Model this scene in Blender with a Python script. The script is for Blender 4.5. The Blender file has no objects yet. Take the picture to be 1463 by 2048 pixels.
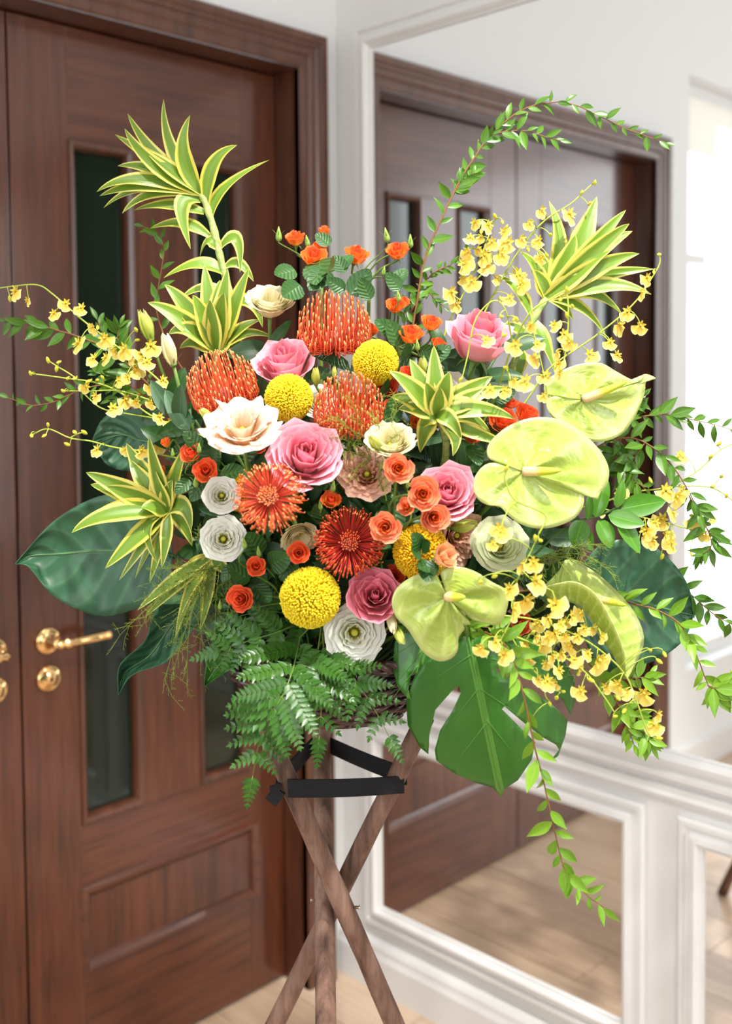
import bpy, bmesh, math, random
import numpy as np
from mathutils import Vector, Matrix
from mathutils.geometry import delaunay_2d_cdt
random.seed(7); rng = np.random.default_rng(7)
sc = bpy.context.scene
COL = sc.collection

# ---------------------------------------------------------------- camera (fitted to the room's own edges)
FPX, CYPX, YAW, PITCH, ROLL = 2156.66, 835.34, 0.7954, 0.0463, -0.0085
CAM = np.array([-2.0222, -2.0801, 1.6446])
fw = np.array([math.sin(YAW)*math.cos(PITCH), math.cos(YAW)*math.cos(PITCH), -math.sin(PITCH)])
r0 = np.array([math.cos(YAW), -math.sin(YAW), 0.0]); u0 = np.cross(r0, fw)
rt = r0*math.cos(ROLL)+u0*math.sin(ROLL); up = -r0*math.sin(ROLL)+u0*math.cos(ROLL)
cd = bpy.data.cameras.new('camera'); cam = bpy.data.objects.new('camera', cd); COL.objects.link(cam)
cam.matrix_world = Matrix(((rt[0], up[0], -fw[0], CAM[0]), (rt[1], up[1], -fw[1], CAM[1]), (rt[2], up[2], -fw[2], CAM[2]), (0, 0, 0, 1)))
cd.sensor_fit = 'VERTICAL'; cd.sensor_height = 36; cd.lens = FPX/2048*36
cd.shift_y = (CYPX-1024)/2048; cd.clip_start = .05
cd.dof.use_dof = True; cd.dof.focus_distance = 1.47; cd.dof.aperture_fstop = 2.8
sc.camera = cam

# ---------------------------------------------------------------- world, exposure, window light
w = bpy.data.worlds.new('world'); sc.world = w; w.use_nodes = True
w.node_tree.nodes['Background'].inputs[0].default_value = (.93, .97, 1, 1)
w.node_tree.nodes['Background'].inputs[1].default_value = 1.9
vs = sc.view_settings
vs.view_transform = 'Standard'; vs.look = 'None'; vs.exposure = 0.62; vs.gamma = 1; vs.use_curve_mapping = False
sc.cycles.max_bounces = 10; sc.cycles.glossy_bounces = 6; sc.cycles.diffuse_bounces = 5
sc.cycles.sample_clamp_indirect = 6
def area(name, loc, aim, sx, sy, power, col=(1, 1, 1)):
    l = bpy.data.lights.new(name, 'AREA'); l.shape = 'RECTANGLE'; l.size = sx; l.size_y = sy; l.energy = power; l.color = col
    o = bpy.data.objects.new(name, l); COL.objects.link(o); o.location = loc
    o.rotation_euler = (Vector(aim)-Vector(loc)).to_track_quat('-Z', 'Y').to_euler(); return o
# daylight through the three windows of the room
area('daylight_back_window', (-.85, -4.55, 1.6), (-1.0, 0, 1.5), 1.1, 2.2, 22, (1, .97, .93))
area('daylight_side_window', (-4.9, -3.05, 2.05), (0, -3.05, 2.05), 2.4, 2.2, 36, (.94, .97, 1))
area('daylight_shop_window', (-2.75, .06, 1.6), (-2.75, -3, 1.3), 1.3, 2.0, 8, (.95, .98, 1))

# ---------------------------------------------------------------- generic helpers
def tag(o, label=None, cat=None, group=None, kind=None):
    if label: o['label'] = label
    if cat: o['category'] = cat
    if group: o['group'] = group
    if kind: o['kind'] = kind
    return o
class G:                                    # growing mesh: vertices, faces, uv, material slot per face
    def __init__(s): s.v = []; s.f = []; s.uv = []; s.m = []; s.n = 0
    def add(s, v, f, uv=None, m=0):
        v = np.asarray(v, float).reshape(-1, 3)
        s.v.append(v); s.uv.append(np.zeros((len(v), 2)) if uv is None else np.asarray(uv, float).reshape(-1, 2))
        n = s.n; s.f += [tuple(i+n for i in q) for q in f]; s.m += [m]*len(f); s.n += len(v); return s
    def join(s, g, M=None, m=None):
        v = np.concatenate(g.v)
        if M is not None: v = v @ M[:3, :3].T + M[:3, 3]
        n = s.n; s.v.append(v); s.uv.append(np.concatenate(g.uv)); s.f += [tuple(i+n for i in q) for q in g.f]
        s.m += list(g.m) if m is None else [m]*len(g.f); s.n += len(v); return s
    def mesh(s, name, mats, smooth=True):
        me = bpy.data.meshes.new(name)
        v = np.concatenate(s.v); me.from_pydata(v.tolist(), [], s.f)
        uv = np.concatenate(s.uv); ul = me.uv_layers.new(name='UVMap')
        idx = np.empty(len(me.loops), np.int32); me.loops.foreach_get('vertex_index', idx)
        ul.data.foreach_set('uv', uv[idx].astype(np.float32).ravel())
        for mm in (mats if isinstance(mats, (list, tuple)) else [mats]): me.materials.append(mm)
        me.polygons.foreach_set('material_index', np.array(s.m, np.int32))
        me.polygons.foreach_set('use_smooth', np.full(len(me.polygons), smooth))
        me.update(); return me
def link(name, me, parent=None, M=None):
    """M is the world matrix (numpy 4x4 or None); parents only ever carry a translation unless they say otherwise"""
    o = bpy.data.objects.new(name, me); COL.objects.link(o)
    Mw = Matrix.Identity(4) if M is None else (Matrix(M.tolist()) if isinstance(M, np.ndarray) else M)
    if parent is not None:
        o.parent = parent; o.matrix_basis = WM[parent.name].inverted() @ Mw
    else: o.matrix_basis = Mw
    WM[o.name] = Mw
    return o
WM = {}
def root(name, loc, label, cat, group=None):
    o = bpy.data.objects.new(name, None); COL.objects.link(o); o.empty_display_size = .02
    o.location = Vector(loc); WM[o.name] = Matrix.Translation(Vector(loc)); tag(o, label, cat, group); return o
def grid_faces(nu, nv, wrap=False):
    f = []
    for j in range(nv-1):
        for i in range(nu-1 if not wrap else nu):
            a = j*nu+i; b = j*nu+(i+1) % nu; f.append((a, b, b+nu, a+nu))
    return f
def boxg(g, x0, x1, y0, y1, z0, z1, m=0):
    x0, x1 = min(x0, x1), max(x0, x1); y0, y1 = min(y0, y1), max(y0, y1); z0, z1 = min(z0, z1), max(z0, z1)
    v = [(x0, y0, z0), (x1, y0, z0), (x1, y1, z0), (x0, y1, z0), (x0, y0, z1), (x1, y0, z1), (x1, y1, z1), (x0, y1, z1)]
    return g.add(v, [(0, 3, 2, 1), (4, 5, 6, 7), (0, 1, 5, 4), (1, 2, 6, 5), (2, 3, 7, 6), (3, 0, 4, 7)], None, m)
def box(name, x0, x1, y0, y1, z0, z1, mat, parent=None, bev=0):
    g = G(); boxg(g, x0, x1, y0, y1, z0, z1); me = g.mesh(name, mat, False)
    if bev:
        bm = bmesh.new(); bm.from_mesh(me); bmesh.ops.bevel(bm, geom=bm.edges[:], offset=bev, segments=2, affect='EDGES', profile=.6); bm.to_mesh(me); bm.free()
    return link(name, me, parent)
def nrm(v): v = np.asarray(v, float); return v/max(1e-9, np.linalg.norm(v))
def tube(g, pts, rad, n=6, m=0, cap=True, vscale=1):
    pts = np.asarray(pts, float); k = len(pts); rad = np.full(k, rad) if np.isscalar(rad) else np.asarray(rad, float)
    T = np.gradient(pts, axis=0); T /= np.linalg.norm(T, axis=1)[:, None]+1e-12
    a = nrm(np.cross(T[0], [0.31, .17, .93])); V = []; UV = []
    for i in range(k):
        a = nrm(a-T[i]*(a@T[i])); b = np.cross(T[i], a); th = np.arange(n)*2*math.pi/n
        V.append(pts[i]+rad[i]*(np.cos(th)[:, None]*a+np.sin(th)[:, None]*b)); UV.append(np.stack([np.arange(n)/n, np.full(n, i/(k-1)*vscale)], 1))
    f = grid_faces(n, k, True)
    if cap: f += [tuple(range(n-1, -1, -1)), tuple(range((k-1)*n, k*n))]
    return g.add(np.concatenate(V), f, np.concatenate(UV), m)
def lathe(g, prof, n=24, m=0, M=None):
    prof = np.asarray(prof, float); k = len(prof); th = np.arange(n)*2*math.pi/n
    V = np.concatenate([np.stack([r*np.cos(th), r*np.sin(th), np.full(n, z)], 1) for r, z in prof])
    UV = np.concatenate([np.stack([np.arange(n)/n, np.full(n, i/(k-1))], 1) for i in range(k)])
    h = G().add(V, grid_faces(n, k, True)+[tuple(range(n-1, -1, -1)), tuple(range((k-1)*n, k*n))], UV, m); return g.join(h, M)
def bez(p0, p1, p2, p3, n=14):
    t = np.linspace(0, 1, n)[:, None]; p0, p1, p2, p3 = map(np.asarray, (p0, p1, p2, p3))
    return (1-t)**3*p0+3*(1-t)**2*t*p1+3*(1-t)*t*t*p2+t**3*p3
def spline(P, n):                            # Catmull-Rom through the points
    P = np.asarray(P, float)
    if len(P) == 2: return P[0]+(P[1]-P[0])*np.linspace(0, 1, n)[:, None]
    Q = np.vstack([2*P[0]-P[1], P, 2*P[-1]-P[-2]]); out = []
    for x in np.linspace(0, len(P)-1-1e-6, n):
        i = int(x); t = x-i; a, b, c, d = Q[i:i+4]
        out.append(.5*((2*b)+(-a+c)*t+(2*a-5*b+4*c-d)*t*t+(-a+3*b-3*c+d)*t**3))
    return np.array(out)
def basis(pos, z, roll=0, s=1, xh=None):
    z = nrm(z); h = np.array(xh, float) if xh is not None else (rt if abs(z@rt) < .9 else up)
    x = nrm(h-z*(h@z)); y = np.cross(z, x); c, q = math.cos(roll), math.sin(roll)
    x, y = x*c+y*q, -x*q+y*c; M = np.eye(4); M[:3, 0] = x*s; M[:3, 1] = y*s; M[:3, 2] = z*s; M[:3, 3] = pos; return M
DK = 1.035                                   # the stand's distance, set by where its mirror image falls
def W(px, py, d): return CAM+d*DK*(fw+(px-731.5)/FPX*rt+(CYPX-py)/FPX*up)
def V3(a, b, c): return a*rt+b*np.array([0, 0, 1.])-c*np.array([math.sin(YAW), math.cos(YAW), 0])   # right, up, towards the viewer's side
MPP = 1.42*DK/FPX                               # metres in one photo pixel at the front of the bouquet

# ---------------------------------------------------------------- materials
def mat(name, rough=.5, spec=.5, metal=0, build=None, col=(.8, .8, .8), trans=0, coat=0, sss=0):
    m = bpy.data.materials.new(name); m.use_nodes = True; nt = m.node_tree; b = nt.nodes['Principled BSDF']
    b.inputs['Roughness'].default_value = rough; b.inputs['Specular IOR Level'].default_value = spec; b.inputs['Metallic'].default_value = metal
    b.inputs['Base Color'].default_value = (*col, 1); b.inputs['Coat Weight'].default_value = coat; b.inputs['Coat Roughness'].default_value = .16
    c = build(nt, b) if build else None
    if trans:
        t = nt.nodes.new('ShaderNodeBsdfTranslucent'); mx = nt.nodes.new('ShaderNodeMixShader'); mx.inputs[0].default_value = trans
        t.inputs[0].default_value = (*col, 1)
        if c is not None: nt.links.new(c, t.inputs[0])
        nt.links.new(b.outputs[0], mx.inputs[1]); nt.links.new(t.outputs[0], mx.inputs[2]); nt.links.new(mx.outputs[0], nt.nodes['Material Output'].inputs[0])
    return m
def N(nt, t, **k):
    n = nt.nodes.new(t)
    for a, b in k.items(): setattr(n, a, b)
    return n
def mth(nt, op, a, b=None, c=None):
    n = N(nt, 'ShaderNodeMath', operation=op)
    for i, x in enumerate((a, b, c)):
        if x is None: continue
        if isinstance(x, (int, float)): n.inputs[i].default_value = x
        else: nt.links.new(x, n.inputs[i])
    return n.outputs[0]
def ramp(nt, fac, stops, interp='LINEAR'):
    n = N(nt, 'ShaderNodeValToRGB'); nt.links.new(fac, n.inputs[0]); e = n.color_ramp.elements; n.color_ramp.interpolation = interp
    while len(e) < len(stops): e.new(.5)
    for i, (p, c) in enumerate(stops): e[i].position = p; e[i].color = (*c, 1)
    return n.outputs[0]
def noise(nt, scale=5, detail=3, rough=.5, vec=None, stretch=None, obj=True):
    tc = N(nt, 'ShaderNodeTexCoord'); v = tc.outputs['Object'] if vec is None else vec
    if stretch is not None:
        mp = N(nt, 'ShaderNodeMapping'); nt.links.new(v, mp.inputs[0]); mp.inputs['Scale'].default_value = stretch; v = mp.outputs[0]
    n = N(nt, 'ShaderNodeTexNoise'); n.inputs['Scale'].default_value = scale; n.inputs['Detail'].default_value = detail; n.inputs['Roughness'].default_value = rough
    nt.links.new(v, n.inputs['Vector']); return n.outputs['Fac']
def mixc(nt, f, a, b):
    n = N(nt, 'ShaderNodeMix', data_type='RGBA')
    for i, x in ((0, f), (6, a), (7, b)):
        if isinstance(x, (int, float)): n.inputs[i].default_value = x
        elif isinstance(x, tuple): n.inputs[i].default_value = (*x, 1)
        else: nt.links.new(x, n.inputs[i])
    return n.outputs[2]
def bump(nt, b, h, s=.2, dist=.01):
    n = N(nt, 'ShaderNodeBump'); n.inputs['Strength'].default_value = s; n.inputs['Distance'].default_value = dist
    nt.links.new(h, n.inputs['Height']); nt.links.new(n.outputs[0], b.inputs['Normal'])
def uvx(nt):
    u = N(nt, 'ShaderNodeUVMap'); u.uv_map = 'UVMap'; s = N(nt, 'ShaderNodeSeparateXYZ'); nt.links.new(u.outputs[0], s.inputs[0]); return s.outputs[0], s.outputs[1], u.outputs[0]
def rndobj(nt): return N(nt, 'ShaderNodeObjectInfo').outputs['Random']
def setc(nt, b, c): nt.links.new(c, b.inputs['Base Color']); return c

def wood_build(stretch, c0, c1, c2, sc_=1.0):
    def f(nt, b):
        n1 = noise(nt, 6*sc_, 6, .62, stretch=stretch); n2 = noise(nt, 22*sc_, 4, .6, stretch=stretch); n3 = noise(nt, 1.4, 2)
        s = mth(nt, 'ADD', mth(nt, 'MULTIPLY', n1, .62), mth(nt, 'ADD', mth(nt, 'MULTIPLY', n2, .26), mth(nt, 'MULTIPLY', n3, .12)))
        c = ramp(nt, s, [(.36, c0), (.5, c1), (.64, c2)]); setc(nt, b, c); bump(nt, b, n2, .05, .002)
    return f
DW = ((.046, .0098, .0036), (.094, .0222, .0075), (.128, .0350, .0115))
M_woodv = mat('door_wood_upright', .42, .35, build=wood_build((7, 7, .45), *DW), coat=1.0)
M_woodh = mat('door_wood_level', .42, .35, build=wood_build((.45, 7, 7), *DW), coat=1.0)
M_case = mat('casing_wood', .30, .5, build=wood_build((5, 5, .5), (.040, .0115, .0055), (.086, .0260, .0120), (.120, .038, .018)), coat=.6)
M_glass = mat('dark_door_glass', .03, .5, col=(.010, .017, .011))
M_white = mat('white_paint', .42, .4, col=(.72, .71, .70))
M_wall = mat('wall_paint', .7, .3, col=(.76, .765, .77))
M_green = mat('green_wall_paint', .8, .2, col=(.055, .082, .042))
M_ceil = mat('ceiling_paint', .8, .2, col=(.85, .85, .85))
M_mirror = mat('mirror_silver', .012, .5, 1.0, col=(.93, .94, .94))
M_brass = mat('polished_brass', .13, .5, 1.0, col=(.93, .60, .27))
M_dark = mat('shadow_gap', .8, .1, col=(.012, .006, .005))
M_strip = mat('sealing_strip', .6, .3, col=(.02, .015, .013))
M_blind = mat('roller_blind', .8, .2, col=(.88, .85, .80), trans=.4)
M_lampglow = mat('lamp_lens', .4, .5, col=(1, 1, 1)); _b = M_lampglow.node_tree.nodes['Principled BSDF']; _b.inputs['Emission Color'].default_value = (1, .93, .82, 1); _b.inputs['Emission Strength'].default_value = 12
def plank_b(nt, b):
    n1 = noise(nt, 5, 5, .6, stretch=(9, .7, 1)); n2 = noise(nt, 1.2, 2); r = rndobj(nt)
    s = mth(nt, 'ADD', mth(nt, 'MULTIPLY', n1, .5), mth(nt, 'ADD', mth(nt, 'MULTIPLY', n2, .2), mth(nt, 'MULTIPLY', r, .3)))
    setc(nt, b, ramp(nt, s, [(.3, (.40, .265, .175)), (.5, (.57, .41, .285)), (.72, (.70, .54, .40))])); bump(nt, b, n1, .04, .002)
M_plank = mat('oak_plank', .32, .5, build=plank_b)
M_floor = mat('oak_floor_far', .35, .5, build=plank_b)

# ---------------------------------------------------------------- room shell
CEIL = 3.3
def struct(o, label, cat): return tag(o, label, cat, kind='structure')
UC, UI, US, ZC, ZI = .0615, .1527, .8993, 2.5, 2.4056
UC2, UI2 = 2*US-UC, 2*US-UI
UE = 1.93                                    # where the shop window beside the door begins
g = G(); TH = .16
boxg(g, -UC-.02, 0, 0, TH, 0, CEIL); boxg(g, -UC2+.02, -UC-.02, 0, TH, ZC-.02, CEIL); boxg(g, -UE, -UC2+.02, 0, TH, 0, CEIL)
boxg(g, -3.75, -UE, 0, TH, 2.78, CEIL); boxg(g, -3.75, -UE, 0, TH, 0, .42); boxg(g, -5.0, -3.75, 0, TH, 0, CEIL)
struct(link('wall_left', g.mesh('wall_left', M_wall, False)), 'pale grey wall that holds the brown double door', 'wall')
g = G(); boxg(g, 0, .14, -4.8, TH, 0, CEIL)
struct(link('wall_right', g.mesh('wall_right', M_white, False)), 'white panelled wall that carries the mirrors', 'wall')
g = G(); boxg(g, -5.0, -1.5, -4.8, -4.65, 0, CEIL); boxg(g, -.2, 0, -4.8, -4.65, 0, CEIL); boxg(g, -1.5, -.2, -4.8, -4.65, 2.75, CEIL); boxg(g, -1.5, -.2, -4.8, -4.65, 0, .45)
struct(link('wall_back', g.mesh('wall_back', M_green, False)), 'deep green wall with a tall window behind the viewer', 'wall')
g = G(); boxg(g, -5.12, -5.0, -4.8, -4.3, 0, CEIL); boxg(g, -5.12, -5, -1.8, TH, 0, CEIL); boxg(g, -5.12, -5, -4.3, -1.8, 3.22, CEIL); boxg(g, -5.12, -5, -4.3, -1.8, 0, .9)
struct(link('wall_front', g.mesh('wall_front', M_wall, False)), 'wall with a wide window facing the mirrors', 'wall')
g = G(); boxg(g, -5.12, .14, -4.8, TH, CEIL, CEIL+.1)
struct(link('ceiling', g.mesh('ceiling', M_ceil, False)), 'plain white ceiling', 'ceiling')
g = G(); boxg(g, -5.12, .14, -4.8, TH, -.06, -.008)
FLO = struct(link('floor', g.mesh('floor', M_floor, False)), 'light oak plank floor', 'floor')
# planks run along the mirror wall; each board an object
PW, PL = .19, 1.35; pm = {}
for i in range(27):
    x1 = -i*PW; x0 = x1-PW+.0025; off = -((i*0.47) % 1)*PL
    y = TH+off*0
    ys = TH; k = 0; first = PL*(.35+.6*((i*.618) % 1))
    while ys > -4.8:
        ln = first if k == 0 else PL
        ye = max(ys-ln, -4.8); key = round(ys-ye, 4)
        if key not in pm:
            h = G(); boxg(h, -PW+.0025, 0, -key+.0025, 0, -.008, 0); me = h.mesh('plank', M_plank, False); pm[key] = me
        link('plank', pm[key], FLO, np.array(Matrix.Translation((x1, ys, 0)))); ys = ye; k += 1
# windows
def window(n, axis, a0, a1, z0, z1, p, label, bars, blind=None):
    r = root('window_%d' % n, (0, 0, 0), label, 'window'); r['kind'] = 'structure'
    def bx(name, b0, b1, q0, q1, y0, y1, m):
        return box(name, b0, b1, p+y0, p+y1, q0, q1, m, r, .004) if axis == 'x' else box(name, p+y0, p+y1, b0, b1, q0, q1, m, r, .004)
    t = .06
    bx('window_frame', a0, a0+t, z0, z1, -.03, .03, M_white); bx('window_frame', a1-t, a1, z0, z1, -.03, .03, M_white)
    bx('window_frame', a0+t, a1-t, z0, z0+t, -.03, .03, M_white); bx('window_frame', a0+t, a1-t, z1-t, z1, -.03, .03, M_white)
    for k in bars: bx('mullion', k-.025, k+.025, z0+t, z1-t, -.025, .025, M_white)
    if blind: bx('roller_blind', a0+t, a1-t, z1-t-blind, z1-t, -.042, -.036, M_blind)
window(1, 'x', -3.75, -UE, .42, 2.78, .09, 'bright shop window beside the brown double door', (-2.85,), .22)
window(2, 'x', -1.5, -.2, .45, 2.75, -4.72, 'tall window in the wall behind the viewer', (-.85,))
window(3, 'y', -4.3, -1.8, .9, 3.22, -5.06, 'wide window in the wall facing the mirrors', (-3.05,))
r_ = root('transom_bar', (0, 0, 0), 'white transom bar across the bright shop window', 'trim')
box('bar', -3.69, -UE-.06, .07, .11, 2.06, 2.10, M_white, r_, .004)

# door casing: a moulded U swept round the opening
def sweep_u(name, a0, a1, zt, prof, mat_, parent=None):
    g = G(); V = []; UV = []
    for d, h in prof: V += [(-a0-d, -h, 0), (-a0-d, -h, zt-d), (-a1+d, -h, zt-d), (-a1+d, -h, 0)]
    k = len(prof); f = []
    for j in range(k-1):
        for i in range(3): f.append((j*4+i, j*4+i+1, j*4+i+5, j*4+i+4))
    g.add(V, f); me = g.mesh(name, mat_, False); return link(name, me, parent)
cas = root('door_casing', (-US, 0, 0), 'moulded dark brown casing round the double door', 'door casing')
cas['kind'] = 'structure'
cas.name = 'trim_1'; WM['trim_1'] = WM['door_casing']
sweep_u('outer_moulding', UC, UC2, ZC, [(0, 0), (0, .030), (.006, .036), (.022, .036), (.028, .031), (.036, .031)], M_case, cas)
sweep_u('inner_moulding', UC+.036, UC2-.036, ZC-.036, [(0, .031), (.004, .026), (.020, .026), (.026, .020), (.034, .022), (.050, .022), (UI-UC-.036, .018), (UI-UC-.036, 0)], M_case, cas)
sweep_u('jamb', UI, UI2, ZI, [(0, .018), (0, -.13)], M_case, cas)
sweep_u('stop', UI, UI2, ZI, [(0, -.112), (.016, -.112), (.016, -.15)], M_case, cas)

# double door
RY = .0733
def frame_rect(g, a0, a1, z0, z1, prof, yf, m=0):       # nested rectangles lofted into a moulding, on the door face
    V = []
    for d, h in prof: V += [(-a0-d, yf-h, z0+d), (-a0-d, yf-h, z1-d), (-a1+d, yf-h, z1-d), (-a1+d, yf-h, z0+d)]
    f = []
    for j in range(len(prof)-1):
        for i in range(4): k = (i+1) % 4; f.append((j*4+i, j*4+k, j*4+4+k, j*4+4+i))
    g.add(V, f, None, m)
def door(n, s, label):
    mir = lambda u: u if s > 0 else 2*US-u
    r = root('door_%d' % n, (-mir(.53), RY, 0), label, 'door'); r['kind'] = 'structure'
    A0, A1, B0, B1, GT, GB = .6125, .740, .290, .4073, 2.134, .628
    e0, e1 = UI+.004, US-.0025; yb = RY+.045
    def bx(name, ua, ub, za, zb, m, y0=RY, bev=.0015): return box(name, -mir(ua), -mir(ub), y0, yb, za, zb, m, r, bev)
    bx('stile', A1+.02, e1, .012, ZI-.004, M_woodv); bx('stile', e0, B0-.02, .012, ZI-.004, M_woodv); bx('stile', B1+.02, A0-.02, GB-.02, GT+.02, M_woodv)
    bx('top_rail', B0-.02, A1+.02, GT+.02, ZI-.004, M_woodh); bx('lock_rail', B0-.02, A1+.02, .462, GB-.02, M_woodh); bx('bottom_rail', B0-.02, A1+.02, .012, .262, M_woodh)
    bx('rail_end', B0-.0201, .252-.006, .262, .462, M_woodv); bx('rail_end', .7455, A1+.0201, .262, .462, M_woodv) if False else None
    for (a, b) in ((A0, A1), (B0, B1)):
        box('pane', -mir(a)+(.0), -mir(b), RY+.020, RY+.026, GB, GT, M_glass, r)
        g = G(); a_, b_ = sorted((mir(a), mir(b))); frame_rect(g, a_-.021, b_+.021, GB-.021, GT+.021, [(0, -.001), (.003, .007), (.010, .008), (.016, .003), (.021, -.006), (.021, -.020)], RY)
        link('glazing_bead', g.mesh('glazing_bead', M_case, False), r)
    a_, b_ = sorted((mir(.245), mir(.765)))
    g = G(); frame_rect(g, a_, b_, .262, .462, [(-.003, 0), (.004, .009), (.012, .008), (.022, -.002), (.030, -.007)], RY)
    link('panel_moulding', g.mesh('panel_moulding', M_woodh, False), r)
    box('panel', -a_-.02, -b_+.02, RY+.006, yb, .275, .45, M_woodv, r)
    # lever handle and lock rosette
    hu = mir(.836); hz, ez = 1.0493, .9655
    Mh = np.eye(4); Mh[:3, 0] = (1, 0, 0); Mh[:3, 1] = (0, 0, 1); Mh[:3, 2] = (0, -1, 0); Mh[:3, 3] = (-hu, RY, hz)
    g = G(); lathe(g, [(.029, 0), (.030, .004), (.028, .009), (.024, .011), (.019, .011), (.016, .014), (.0125, .02), (.010, .03), (.0095, .052)], 32, 0, Mh)
    h = link('lever_handle', g.mesh('lever_handle', M_brass), r)
    dx = 1 if s > 0 else -1
    g = G(); L = np.array([[0, 0], [.012, .0115], [.020, .0075], [.026, .0125], [.036, .0125], [.042, .008], [.047, .0105], [.052, .0085], [.06, .0095], [.10, .0105], [.128, .0095], [.131, .0115], [.137, .010], [.139, .0]])
    ML = np.eye(4); ML[:3, 0] = (0, 0, 1); ML[:3, 1] = (0, -1*dx, 0); ML[:3, 2] = (dx, 0, 0); ML[:3, 3] = (-hu-.012*dx, RY-.056, hz)
    lathe(g, [(b, a) for a, b in L], 20, 0, ML); link('lever', g.mesh('lever', M_brass), h)
    Me = Mh.copy(); Me[:3, 3] = (-hu, RY, ez); g = G()
    lathe(g, [(.029, 0), (.030, .004), (.028, .009), (.023, .012), (.015, .0125), (.0135, .016), (.006, .0165)], 32, 0, Me)
    e = link('lock_rosette', g.mesh('lock_rosette', M_brass), r)
    box('keyhole', -hu-.002, -hu+.002, RY-.0175, RY-.016, ez-.005, ez+.005, M_dark, e)
door(1, 1, 'brown wooden door leaf with brass lever pointing towards the flowers')
door(2, -1, 'brown wooden door leaf whose brass lever points away from the flowers')
g = G(); boxg(g, -US-.012, -US+.012, RY+.0455, RY+.06, .01, ZI-.004); link('meeting_strip', g.mesh('meeting_strip', M_strip, False), bpy.data.objects['door_1'])
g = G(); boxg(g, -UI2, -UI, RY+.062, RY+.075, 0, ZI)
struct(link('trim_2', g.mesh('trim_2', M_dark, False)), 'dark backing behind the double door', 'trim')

# mirror wall: glass in white moulded frames
def wframe(g, v0, v1, z0, z1, prof):                     # on the plane X = 0, proud towards -X
    V = []
    for d, h in prof: V += [(-h, -v0-d, z0+d), (-h, -v0-d, z1-d), (-h, -v1+d, z1-d), (-h, -v1+d, z0+d)]
    f = []
    for j in range(len(prof)-1):
        for i in range(4): k = (i+1) % 4; f.append((j*4+i, j*4+4+i, j*4+4+k, j*4+k))
    g.add(V, f)
def mirror(v0, v1, z0, z1, wd, label):
    r = root('wall_mirror', (0, -(v0+v1)/2, z0), label, 'mirror', None)
    box('mirror_glass', -.004, -.0005, -v1, -v0, z0, z1, M_mirror, r)
    k = wd/.06
    g = G(); wframe(g, v0-wd, v1+wd, z0-wd, z1+wd, [(0, 0), (0, .012), (.006*k, .018), (.016*k, .018), (.020*k, .012), (.030*k, .012), (.034*k, .022), (.046*k, .024), (.052*k, .018), (.056*k, .010), (.0605*k, .010), (.0605*k, .003)])
    link('frame', g.mesh('frame', M_white, False), r)
mirror(.133, 1.95, .843, 2.463, .062, 'large upper mirror in a white frame reflecting the double door')
mirror(.144, .871, .216, .659, .055, 'low mirror panel in a white frame reflecting the foot of the door')
mirror(1.057, 1.784, .216, .659, .055, 'low mirror panel reflecting a leg of the flower stand')
def strip(name, label, prof, y0, y1):
    g = G(); k = len(prof); V = [(-h, y0, z) for z, h in prof]+[(-h, y1, z) for z, h in prof]
    g.add(V, [(i, i+1, k+i+1, k+i) for i in range(k-1)]); return struct(link(name, g.mesh(name, M_white, False)), label, 'baseboard')
strip('baseboard_right', 'white moulded baseboard under the mirrors', [(0, .030), (.085, .030), (.098, .024), (.112, .022), (.122, .014), (.128, 0)], 0, -4.65)
strip('trim_3', 'white chair rail moulding between the upper and lower mirrors', [(.736, 0), (.738, .010), (.748, .014), (.756, .010), (.766, .010), (.770, 0)], 0, -4.65)['category'] = 'trim'
g = G(); boxg(g, -5.0, -UC2, -.02, 0, 0, .11)
struct(link('baseboard_left', g.mesh('baseboard_left', M_white, False)), 'white baseboard left of the double door', 'baseboard')
# recessed ceiling spots above and before the bouquet: the hard light on the leaves comes from them
def downlight(lab, x, y, aim, watts, size=.03, blend=.5, ang=58):
    r = root('ceiling_downlight', (x, y, CEIL), lab, 'lamp', 'ceiling downlights')
    g = G(); Mt = np.eye(4); Mt[:3, 3] = (x, y, CEIL-.012); lathe(g, [(.035, .006), (.036, 0), (.052, 0), (.054, .006), (.054, .011)], 28, 0, Mt); link('trim_ring', g.mesh('trim_ring', M_white), r)
    g = G(); lathe(g, [(.0, .008), (.035, .008), (.035, .0115), (0, .0115)], 24, 0, Mt); link('lens', g.mesh('lens', M_lampglow), r)
    l = bpy.data.lights.new('downlight_beam', 'SPOT'); l.energy = watts; l.spot_size = math.radians(ang); l.spot_blend = blend; l.shadow_soft_size = size; l.color = (1, .97, .92)
    o = bpy.data.objects.new('downlight_beam', l); COL.objects.link(o); o.location = (x, y, CEIL-.03)
    o.rotation_euler = (Vector(aim)-o.location).to_track_quat('-Z', 'Y').to_euler()
downlight('round recessed ceiling downlight before the upper mirror',-1.05, -2.05, (-.98, -1.08, 1.2), 215, ang=40); downlight('round recessed ceiling downlight in the open floor area',-1.75, -1.75, (-.98, -1.08, 1.2), 80, ang=40)
downlight('round recessed ceiling downlight in the corner by the door', -.75, -.55, (-.75, -.3, 0), 22)

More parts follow.
